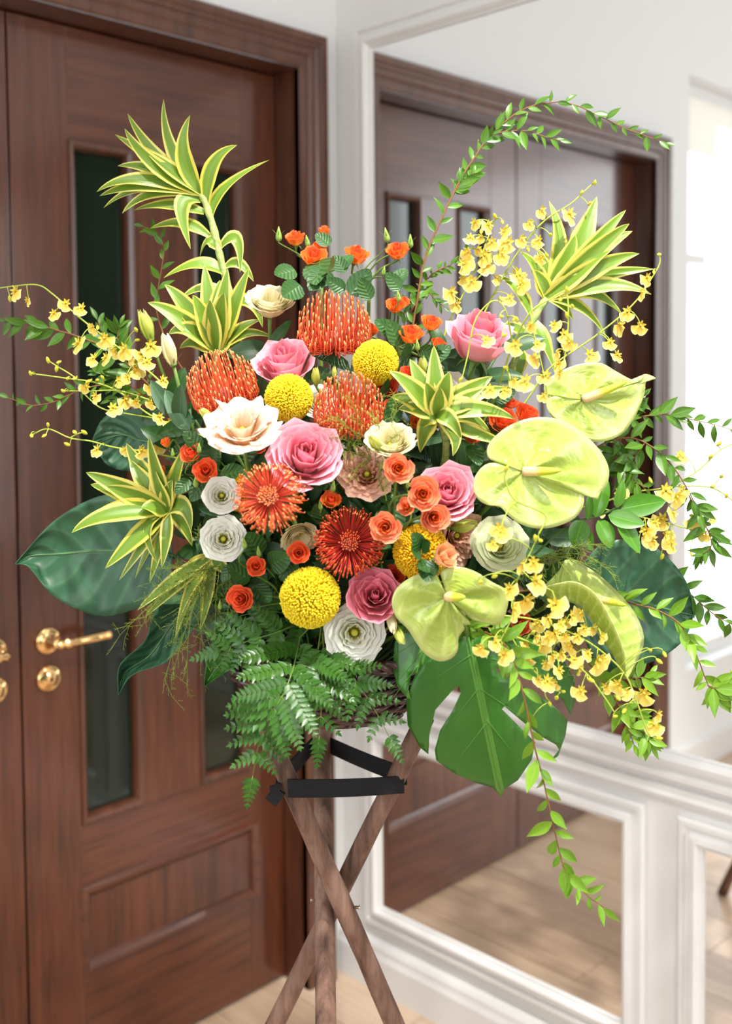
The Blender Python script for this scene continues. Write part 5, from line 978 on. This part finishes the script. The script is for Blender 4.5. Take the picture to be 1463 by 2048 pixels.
# ================================================================ yellow dancing-lady orchids
from mathutils.bvhtree import BVHTree
MV = {}
def world_tris(o, M=None):
    me = o if isinstance(o, bpy.types.Mesh) else o.data
    if me.name not in MV:
        v = np.empty(len(me.vertices)*3, np.float32); me.vertices.foreach_get('co', v); MV[me.name] = (v.reshape(-1, 3), [tuple(p.vertices) for p in me.polygons])
    v, f = MV[me.name]; M = np.array(WM[o.name]) if M is None else M; return v @ M[:3, :3].T+M[:3, 3], f
def top(o):
    while o.parent: o = o.parent
    return o.name
bpy.context.view_layer.update()
SOLID = []
for o in COL.objects:
    if o.type == 'MESH' and not o.parent is None and o.name.split('.')[0] in ('petal', 'styles', 'florets', 'spathe', 'blade', 'spadix', 'leaf', 'heart', 'calyx', 'bloom', 'bud') and not top(o).startswith(('filler', 'leafy')):
        v, f = world_tris(o); SOLID.append((v.min(0), v.max(0), BVHTree.FromPolygons(v.tolist(), f)))
SMN = np.array([q[0] for q in SOLID]); SMX = np.array([q[1] for q in SOLID]); FLO3 = []
def free_spot(px, py, d, s, mk, pr):
    """the nearest distance along this line of sight at which the floret grows into nothing"""
    best = None
    for e in (0, -.008, .008, -.016, .016, -.026, .026, -.038, -.05, .038, -.064):
        p = W(px, py, d+e); M = mk(p); hit = 0
        for nm, me, _ in PROTO[pr]:
            v, f = world_tris(me, M); a, b = v.min(0), v.max(0); ok = np.nonzero(np.all((SMN <= b) & (SMX >= a), axis=1))[0]
            if len(ok):
                t = BVHTree.FromPolygons(v.tolist(), f); hit += sum(len(t.overlap(SOLID[i][2])) for i in ok)
        hit += 6*sum(np.linalg.norm(p-q) < (s+q_)*.42 for q, q_ in FLO3)
        if best is None or hit < best[0]: best = (hit, p)
        if hit == 0: break
    FLO3.append((best[1], s)); return best[1]
def orchid(lab, paths, florets, buds, d, size=30):
    p0 = paths[0][0]; r, b = plant('orchid_spray', lab, 'orchid', *p0); R = random.Random(len(lab)+int(p0[1])); allp = []
    for pi, pt in enumerate(paths):
        S = spline(path3(pt, d), max(14, len(pt)*7)); full = np.vstack([route(b, S[0], S[1]-S[0], .0015, 14, .02)[:-1], S]) if pi == 0 else S
        STEMS.append((S, .0012)); g = G(); tube(g, full, np.linspace(.0015 if pi == 0 else .0011, .0009, len(full)), 6); link('stem' if pi == 0 else 'branch', g.mesh('stem', M_yst), r); allp.append(S)
    A = np.concatenate(allp)
    def ped(h, rad=.0007):
        i = np.argmin(np.linalg.norm(A-h, axis=1)+.25*np.maximum(0, h[2]-A[:, 2])); q = A[i]; L = np.linalg.norm(h-q)
        if L < .003: return
        g = G(); tube(g, bez(q, q+(h-q)*.3+V3(R.uniform(-.2, .2), .55, .2)*L*.6, h+V3(0, .5, -.1)*L*.4, h, 9), rad, 5); link('flower_stalk', g.mesh('flower_stalk', M_yst), r)
    for f in florets:
        px, py = f[:2]; k = f[2] if len(f) > 2 else 1; dj = d-.012+R.uniform(-.02, .015); n = nrm(V3(R.uniform(-1.3, 1.3), R.uniform(-.3, .7), 1)); s = size*k*MPP*R.uniform(.72, 1.0); pr = R.choice(('floret', 'floret2')); ro = R.uniform(-.8, .8)
        h = free_spot(px, py-5, dj, s, lambda q: basis(q, n, ro, s), pr); place(pr, basis(h, n, ro, s), r); ped(h-n*s*.1)
    for (px, py) in buds:
        h = W(px, py, d-.01+R.uniform(-.012, .01)); n = nrm(V3(R.uniform(-.6, .6), R.uniform(-.6, .9), .5)); s = 15*MPP*R.uniform(.8, 1.1); place('obud', basis(h, n, 0, s), r); ped(h-n*s*.4)
orchid('yellow orchid spray stretching furthest across the door, drooping buds at its tip', [[(360, 800), (300, 745), (230, 690), (165, 640), (105, 588), (75, 570), (30, 572), (-12, 578)]],
       [(31, 586), (55, 604, .8), (133, 611), (108, 631, .9), (164, 620), (186, 658), (157, 690, 1.2), (208, 680, 1.1), (188, 721, 1.1), (249, 702, 1.2), (212, 719), (270, 738, 1.2), (294, 728, 1.1), (301, 695, 1.2), (255, 757), (325, 764, 1.2), (230, 705), (283, 712), (262, 720)], [(20, 598), (195, 655), (272, 660), (275, 680)], 1.46)
orchid('branched yellow orchid spray of small flowers and buds before the door glass', [[(370, 860), (300, 830), (240, 785), (190, 765), (135, 757), (100, 752), (61, 747)], [(160, 762), (135, 745), (118, 735), (96, 721)], [(300, 800), (240, 782), (180, 782), (126, 782)], [(320, 838), (240, 825), (200, 815), (165, 785)]],
       [(301, 781), (236, 765, .8), (251, 803), (225, 820, 1.1), (191, 796, .8), (172, 777, .9), (273, 806, .8), (342, 846, 1.1), (302, 810, .9), (319, 838, .8)], [(205, 755), (194, 760), (178, 762), (113, 738), (118, 724), (96, 721), (61, 747), (135, 757), (126, 782), (150, 757)], 1.45)
orchid('thin yellow orchid spray with few flowers above the left variegated rosette', [[(370, 920), (300, 905), (230, 895), (180, 882), (140, 876), (96, 858), (63, 870)], [(140, 876), (155, 868), (170, 864)]], [(195, 903), (251, 903, .9), (314, 893), (282, 905)], [(169, 865), (149, 864), (135, 889), (89, 871), (96, 850), (63, 871)], 1.44)
orchid('dense upright cluster of yellow orchids before the reflected doors', [[(870, 740), (895, 650), (930, 580), (960, 515), (985, 450), (993, 434)], [(930, 580), (980, 530), (1010, 480)], [(920, 600), (905, 590), (900, 580)]],
       [(949, 449), (976, 454, 1.1), (962, 479), (936, 508, 1.3), (967, 514, 1.2), (927, 532, 1.3), (1007, 468), (1002, 511, 1.3), (1016, 488, 1.1), (942, 566, 1.3), (969, 535, 1.1), (902, 588, 1.1), (911, 612, 1.1), (984, 488), (955, 502), (925, 560), (940, 480), (1038, 555, 1.2), (991, 560)], [(989, 433), (1004, 444), (962, 462), (1012, 455)], 1.48)
orchid('long yellow orchid spray pointing up past the right dracaena', [[(890, 770), (955, 650), (1010, 545), (1050, 485), (1090, 440), (1140, 408), (1165, 385), (1188, 364)]], [(1042, 482, .9), (1058, 450, .9), (1082, 424, 1.1), (1078, 484), (1082, 519, .8), (1138, 432, 1.2), (1042, 572, 1.2), (1035, 549, 1.2), (1020, 600)], [(1162, 386), (1178, 407), (1189, 366), (1093, 511), (1055, 498), (1100, 470)], 1.49)
orchid('yellow orchid spray rising beside the upper anthurium to a hooked tip', [[(1020, 850), (1060, 790), (1100, 735), (1190, 672), (1262, 612), (1300, 560), (1318, 528), (1318, 508)]], [(1293, 559), (1282, 588, 1.2), (1255, 628, 1.2), (1238, 653, 1.2), (1280, 655, 1.1), (1220, 688), (1233, 714), (1178, 713, 1.1), (1105, 790)], [(1307, 544), (1318, 509), (1130, 700)], 1.45)
orchid('yellow orchid spray dangling over the pink rose and the mirror', [[(950, 880, 1.42), (990, 790, 1.40), (1025, 690, 1.35), (1060, 625), (1100, 598), (1130, 585), (1136, 630), (1132, 690), (1122, 750)], [(1025, 690, 1.35), (1010, 620), (985, 602), (950, 640), (935, 710), (922, 762)], [(1060, 625), (1070, 680), (1085, 740), (1095, 800)], [(1010, 730, 1.372), (1020, 765, 1.345), (1000, 800)]],
       [(1107, 654), (1127, 672), (1138, 688), (1031, 694, 1.1), (1067, 719, 1.1), (1073, 692, .9), (1113, 710, .9), (1115, 732), (1051, 766, 1.3), (1027, 764), (1118, 749), (1007, 784), (980, 783), (971, 684, 1.1), (1087, 795, .9), (1092, 755), (1060, 655)], [(1133, 580), (1133, 631), (1144, 613), (1002, 598), (1002, 633), (1029, 638), (920, 760), (1011, 735), (1007, 671), (1120, 600), (1033, 640)], 1.325, 27)
orchid('pale yellow orchid flowers in front of the lowest pair of anthuriums', [[(985, 1222, 1.335), (1012, 1200, 1.30), (1028, 1175, 1.268), (1042, 1140), (1060, 1105), (1076, 1070)], [(1028, 1175, 1.268), (1024, 1230, 1.266), (1000, 1282, 1.268)], [(1042, 1140), (1070, 1165), (1100, 1180)], [(1076, 1070), (1090, 1030), (1030, 1000), (1010, 960), (1012, 940)]], [(1043, 1132, 1.1), (1066, 1128, 1), (1070, 1165, 1.4), (1051, 1203, 1.5), (1018, 1181, 1.2), (1108, 1213, 1.4), (1026, 1222, 1.1), (961, 1299, 1.1), (990, 1287, 1), (1005, 1312), (1001, 1068, 1), (985, 1090, .8), (1000, 1060)], [(1070, 1077), (1080, 1081), (988, 1153), (960, 1165), (1012, 938)], 1.257)
orchid('yellow orchid spray trailing under the folded anthurium to the lowest flowers', [[(990, 1230), (1070, 1240), (1150, 1270), (1205, 1305), (1250, 1350), (1275, 1410), (1295, 1465), (1315, 1478)], [(1150, 1270), (1185, 1255), (1215, 1275)]],
       [(1120, 1251), (1143, 1234), (1162, 1230), (1168, 1260), (1156, 1277), (1185, 1259), (1202, 1277), (1196, 1324, 1.5), (1288, 1390, 1.6), (1315, 1432, 1.1), (1307, 1453, 1.1), (1237, 1373, 1.1), (1210, 1377), (1095, 1240), (1075, 1250), (1110, 1270), (1130, 1245), (1250, 1390, .9)], [(1317, 1477), (1229, 1433), (1248, 1421), (1235, 1396), (1300, 1301), (1317, 1322), (1328, 1308)], 1.33, 27)
orchid('crowded yellow orchid spray over the top of the split monstera leaf', [[(1000, 1262), (1060, 1285), (1120, 1310), (1170, 1345), (1205, 1390), (1228, 1425)], [(1020, 1270), (1050, 1320), (1085, 1360), (1120, 1385)], [(1085, 1360), (1090, 1390), (1100, 1408)]],
       [(1085, 1294), (1072, 1277), (1097, 1277), (1139, 1294, 1.1), (1122, 1311), (1147, 1323, 1.1), (1158, 1340, 1.1), (1093, 1365, 1.2), (1076, 1363), (1110, 1369), (1162, 1385, 1.3), (1059, 1319, 1.1), (1118, 1344), (1050, 1290), (1130, 1275), (1105, 1315), (1175, 1310), (1090, 1330)], [(1099, 1408), (1112, 1396), (1126, 1383), (1068, 1440), (1040, 1300), (1065, 1265), (1180, 1360)], 1.308, 26)
orchid('yellow orchid spray fanning out past the glossy branch towards the mirror', [[(1080, 1020), (1180, 1012), (1260, 985), (1330, 975), (1390, 945), (1440, 900), (1475, 885)], [(1180, 1012), (1260, 1030), (1330, 1045), (1400, 1065)], [(1340, 972), (1420, 975), (1475, 1008)]], [(1330, 984, 1.4), (1359, 915), (1352, 998, 1.2), (1325, 1042, 1.2), (1301, 1081, 1.2), (1330, 1071, 1.1), (1342, 1091, 1.1), (1388, 1037, 1.4), (1408, 1071, 1.1), (1237, 989), (1198, 1022), (1364, 984), (1310, 1050), (1420, 1040, .8), (1290, 1065), (1345, 1030)], [(1274, 1102), (1323, 1114), (1383, 1109), (1442, 953), (1420, 914), (1437, 888), (1452, 992), (1425, 973), (1300, 960), (1240, 930)], 1.44, 30)

# ================================================================ leather fern and wispy asparagus fern
def fern(lab, pts, d, L, gap=15):
    r, b = plant('leather_fern', lab, 'fern', *pts[0]); P = path3(pts, d); n = 26; S = spline(P, n); full = np.vstack([route(b, S[0], S[1]-S[0], .0013, 12, .02)[:-1], S]); STEMS.append((S, .001)); g = G(); tube(g, full, np.linspace(.0013, .0004, len(full)), 5); link('rachis', g.mesh('rachis', M_stem), r)
    Lpx = sum(math.hypot(a[0]-c[0], a[1]-c[1]) for a, c in zip(pts, pts[1:])); m = int(Lpx/gap); R = random.Random(len(lab))
    for i in range(m+1):
        t = .06+.94*i/m; x = t*(n-1); j = min(n-2, int(x)); p = S[j]+(S[j+1]-S[j])*(x-j); T = nrm(S[j+1]-S[j]); side = nrm(np.cross(T, TOCAM)); ln = L*MPP*(1-t)**.75+.020+(.02 if i == m else 0)
        for s in ((1, -1) if i < m else (0,)):
            o = nrm(T*.75+side*s*.9+TOCAM*R.uniform(-.1, .2)) if s else T; nn = nrm(TOCAM+V3(R.uniform(-.5, .5), R.uniform(0, .9), 0)); g = G(); k = max(4, int(ln/.0066)); sd = nrm(np.cross(o, nn)); nn = np.cross(sd, o)
            tube(g, [p, p+o*ln*.5, p+o*ln], [.0006, .0004, .0002], 4, 1)
            for q in range(k):
                u = (q+.5)/k; lb = min(.5*ln*(1-u)**.7*.62, .0125)+.0035
                for e in (1, -1):
                    yb = nrm(o*.62+sd*e*.9+nn*R.uniform(-.05, .2)); M = np.eye(4); zz = nrm(nn-yb*(nn@yb)); M[:3, 0] = np.cross(yb, zz)*lb; M[:3, 1] = yb*lb; M[:3, 2] = zz*lb; M[:3, 3] = p+o*ln*u; g.join(PINN[q % 2], M)
            yb = o; zz = nn; lb = .008; M = np.eye(4); M[:3, 0] = np.cross(yb, zz)*lb; M[:3, 1] = yb*lb; M[:3, 2] = zz*lb; M[:3, 3] = p+o*ln*.93; g.join(PINN[0], M)
            link('pinna', g.mesh('pinna', [M_fern, M_stem]), r)
PINN = [blade(1, .46, 9, 2, lprof(.6, 1.1), bd, .2, .22) for bd in (.3, -.1)]
fern('sunlit leather fern frond drooping furthest below the basket over a pole', [(600, 1275), (585, 1340), (565, 1390), (540, 1430), (520, 1475), (505, 1552)], [1.37, 1.300, 1.276, 1.272, 1.276, 1.282], 102, 33)
fern('leather fern frond hanging over the middle of the basket', [(636, 1298), (640, 1332), (645, 1370), (642, 1420), (638, 1472)], [1.342, 1.322, 1.312, 1.31, 1.312], 62, 33)
fern('leather fern frond hanging between the white lisianthus and the split leaf', [(690, 1334), (708, 1358), (730, 1390), (755, 1430), (776, 1470)], [1.333, 1.320, 1.316, 1.318, 1.322], 50, 33)
fern('leather fern frond reaching level over the basket rim', [(610, 1240), (560, 1262), (510, 1278), (470, 1290), (440, 1300)], [1.405, 1.352, 1.342, 1.344, 1.346], 68, 33)
fern('leather fern frond under the largest pompon, behind the low red-orange rose', [(600, 1235), (560, 1225), (520, 1222), (480, 1232)], [1.41, 1.385, 1.378, 1.385], 59, 33)
def wispy(lab, base, tips, d0, d1, seed):
    r, b = plant('asparagus_fern', lab, 'fern', *base); R = random.Random(seed); p0 = W(base[0], base[1], d0); stemto(r, b, p0, V3(0, .6, .6), .0008, M_wisp); g = G()
    for (tx, ty) in tips:
        p3 = W(tx, ty, d1+R.uniform(-.02, .02)); L = np.linalg.norm(p3-p0); m_ = (p0+p3)/2+V3(R.uniform(-.2, .2), R.uniform(.05, .3), R.uniform(0, .3))*L; P = bez(p0, p0+(m_-p0)*.6, m_, p3, 18); tube(g, P, np.linspace(.0006, .00028, 18), 4, 0, False)
        for i in range(3, 18):
            for _ in range(2):
                T = nrm(P[min(17, i+1)]-P[i-1]); o = nrm(T*R.uniform(.3, .8)+np.array([R.gauss(0, 1) for _ in range(3)])*.55); l = L*R.uniform(.10, .26); q = P[i]; e = q+o*l+V3(0, -.15, 0)*l; mm = (q+e)/2+np.array([R.gauss(0, 1) for _ in range(3)])*l*.08; tube(g, [q, mm, e], [.00036, .0003, .0002], 3, 0, False)
                for u in (.3, .5, .7, .9):
                    s0 = q+(e-q)*u; o2 = nrm(o*.6+np.array([R.gauss(0, 1) for _ in range(3)])*.5); tube(g, [s0, s0+o2*l*.18], [.00028, .0002], 3, 0, False)
    o = link('needles', g.mesh('needles', M_wisp), r); o['kind'] = 'stuff'
wispy('wispy asparagus fern veiling the central pincushion', (745, 920), [(660, 830), (700, 800), (740, 830), (790, 800), (800, 870), (820, 930), (680, 900), (700, 960), (770, 980), (640, 880)], 1.345, 1.29, 3)
wispy('wispy asparagus fern spilling down before the twisting pointed leaf', (440, 1130), [(240, 1270), (285, 1250), (330, 1360), (350, 1330), (375, 1370), (415, 1345), (300, 1140), (340, 1180), (470, 1200), (450, 1250), (395, 1060), (280, 1210), (430, 1300), (360, 1240)], 1.40, 1.37, 5)
wispy('wispy asparagus fern between the largest and the folded anthurium', (1090, 1110), [(1040, 1160), (1080, 1180), (1140, 1150), (1190, 1140), (1230, 1160), (1170, 1100), (1210, 1090), (1110, 1180), (1060, 1210)], 1.37, 1.345, 6)
wispy('wispy asparagus fern among the orchids above the split leaf', (1090, 1230), [(1040, 1280), (1100, 1330), (1150, 1350), (1190, 1330), (1120, 1260), (1200, 1370), (1060, 1300)], 1.38, 1.37, 8)

# ================================================================ let the leaves find room
# a leaf that would grow through a neighbour swings about its own base until it lies free
bpy.context.view_layer.update()
PARTS = []
for o in COL.objects:
    if o.type != 'MESH' or o.get('kind') == 'structure' or o.name.startswith(('floral_foam', 'plank', 'mirror_glass', 'frame')): continue
    t = top(o)
    if bpy.data.objects[t].get('kind') == 'structure': continue
    v, f = world_tris(o); PARTS.append([t, o, v.min(0), v.max(0), BVHTree.FromPolygons(v.tolist(), f)])
PMN = np.array([p[2] for p in PARTS]); PMX = np.array([p[3] for p in PARTS]); TOPS = np.array([p[0] for p in PARTS])
RS = random.Random(5)
def hits(v, f, me_i, limit):
    a, b = v.min(0), v.max(0); ok = np.all((PMN <= b) & (PMX >= a), axis=1) & (TOPS != PARTS[me_i][0]); ok[me_i] = False; ids = np.nonzero(ok)[0]; c = 0; t = BVHTree.FromPolygons(v.tolist(), f)
    for i in ids:
        c += len(t.overlap(PARTS[i][4]))
        if c >= limit: break
    return c, t
def settle(names, tries, swing, shrink, rounds=2):
    for _ in range(rounds):
        for i, (t, o, *_x) in enumerate(PARTS):
            if not (o.name.split('.')[0] == 'leaf' and t.startswith(names)): continue
            v, f = world_tris(o); best, _t = hits(v, f, i, 10**6)
            if best == 0: continue
            M0 = WM[o.name]; piv = Vector(PIV[o.name]) if o.name in PIV else M0.to_translation(); keep = None
            for k in range(tries):
                a = swing*(.25+.75*k/tries)*RS.choice((-1, 1))
                if o.name in PIV:                  # long drawn leaves only tip towards or away from the viewer's side
                    tipd = Vector((v.mean(0)-np.array(piv)).tolist()); ax = tipd.cross(Vector(fw.tolist()))
                    if ax.length < 1e-5: continue
                    ax.normalize()
                else: ax = Vector((RS.gauss(0, 1), RS.gauss(0, 1), RS.gauss(0, 1))).normalized()
                sc_ = 1-(shrink*RS.random()*k/tries); Mn = Matrix.Translation(piv) @ Matrix.Rotation(a, 4, ax) @ Matrix.Scale(sc_, 4) @ Matrix.Translation(-piv) @ M0
                vv, ff = world_tris(o, np.array(Mn)); c, tt = hits(vv, ff, i, best)
                if c < best: best, keep = c, (Mn, vv, tt)
                if c == 0: break
            if keep:
                Mn, vv, tt = keep; WM[o.name] = Mn; o.matrix_basis = WM[o.parent.name].inverted() @ Mn; PARTS[i][2:] = [vv.min(0), vv.max(0), tt]; PMN[i] = vv.min(0); PMX[i] = vv.max(0)
settle(('variegated_dracaena',), 14, .35, 0, 1)
settle(('leafy_sprig', 'ruscus'), 14, .7, .15, 1)
settle(('spray_rose', 'garden_rose', 'lisianthus', 'budding'), 20, 1.2, .3, 1)
settle(('filler_foliage',), 24, 1.6, .55, 2)
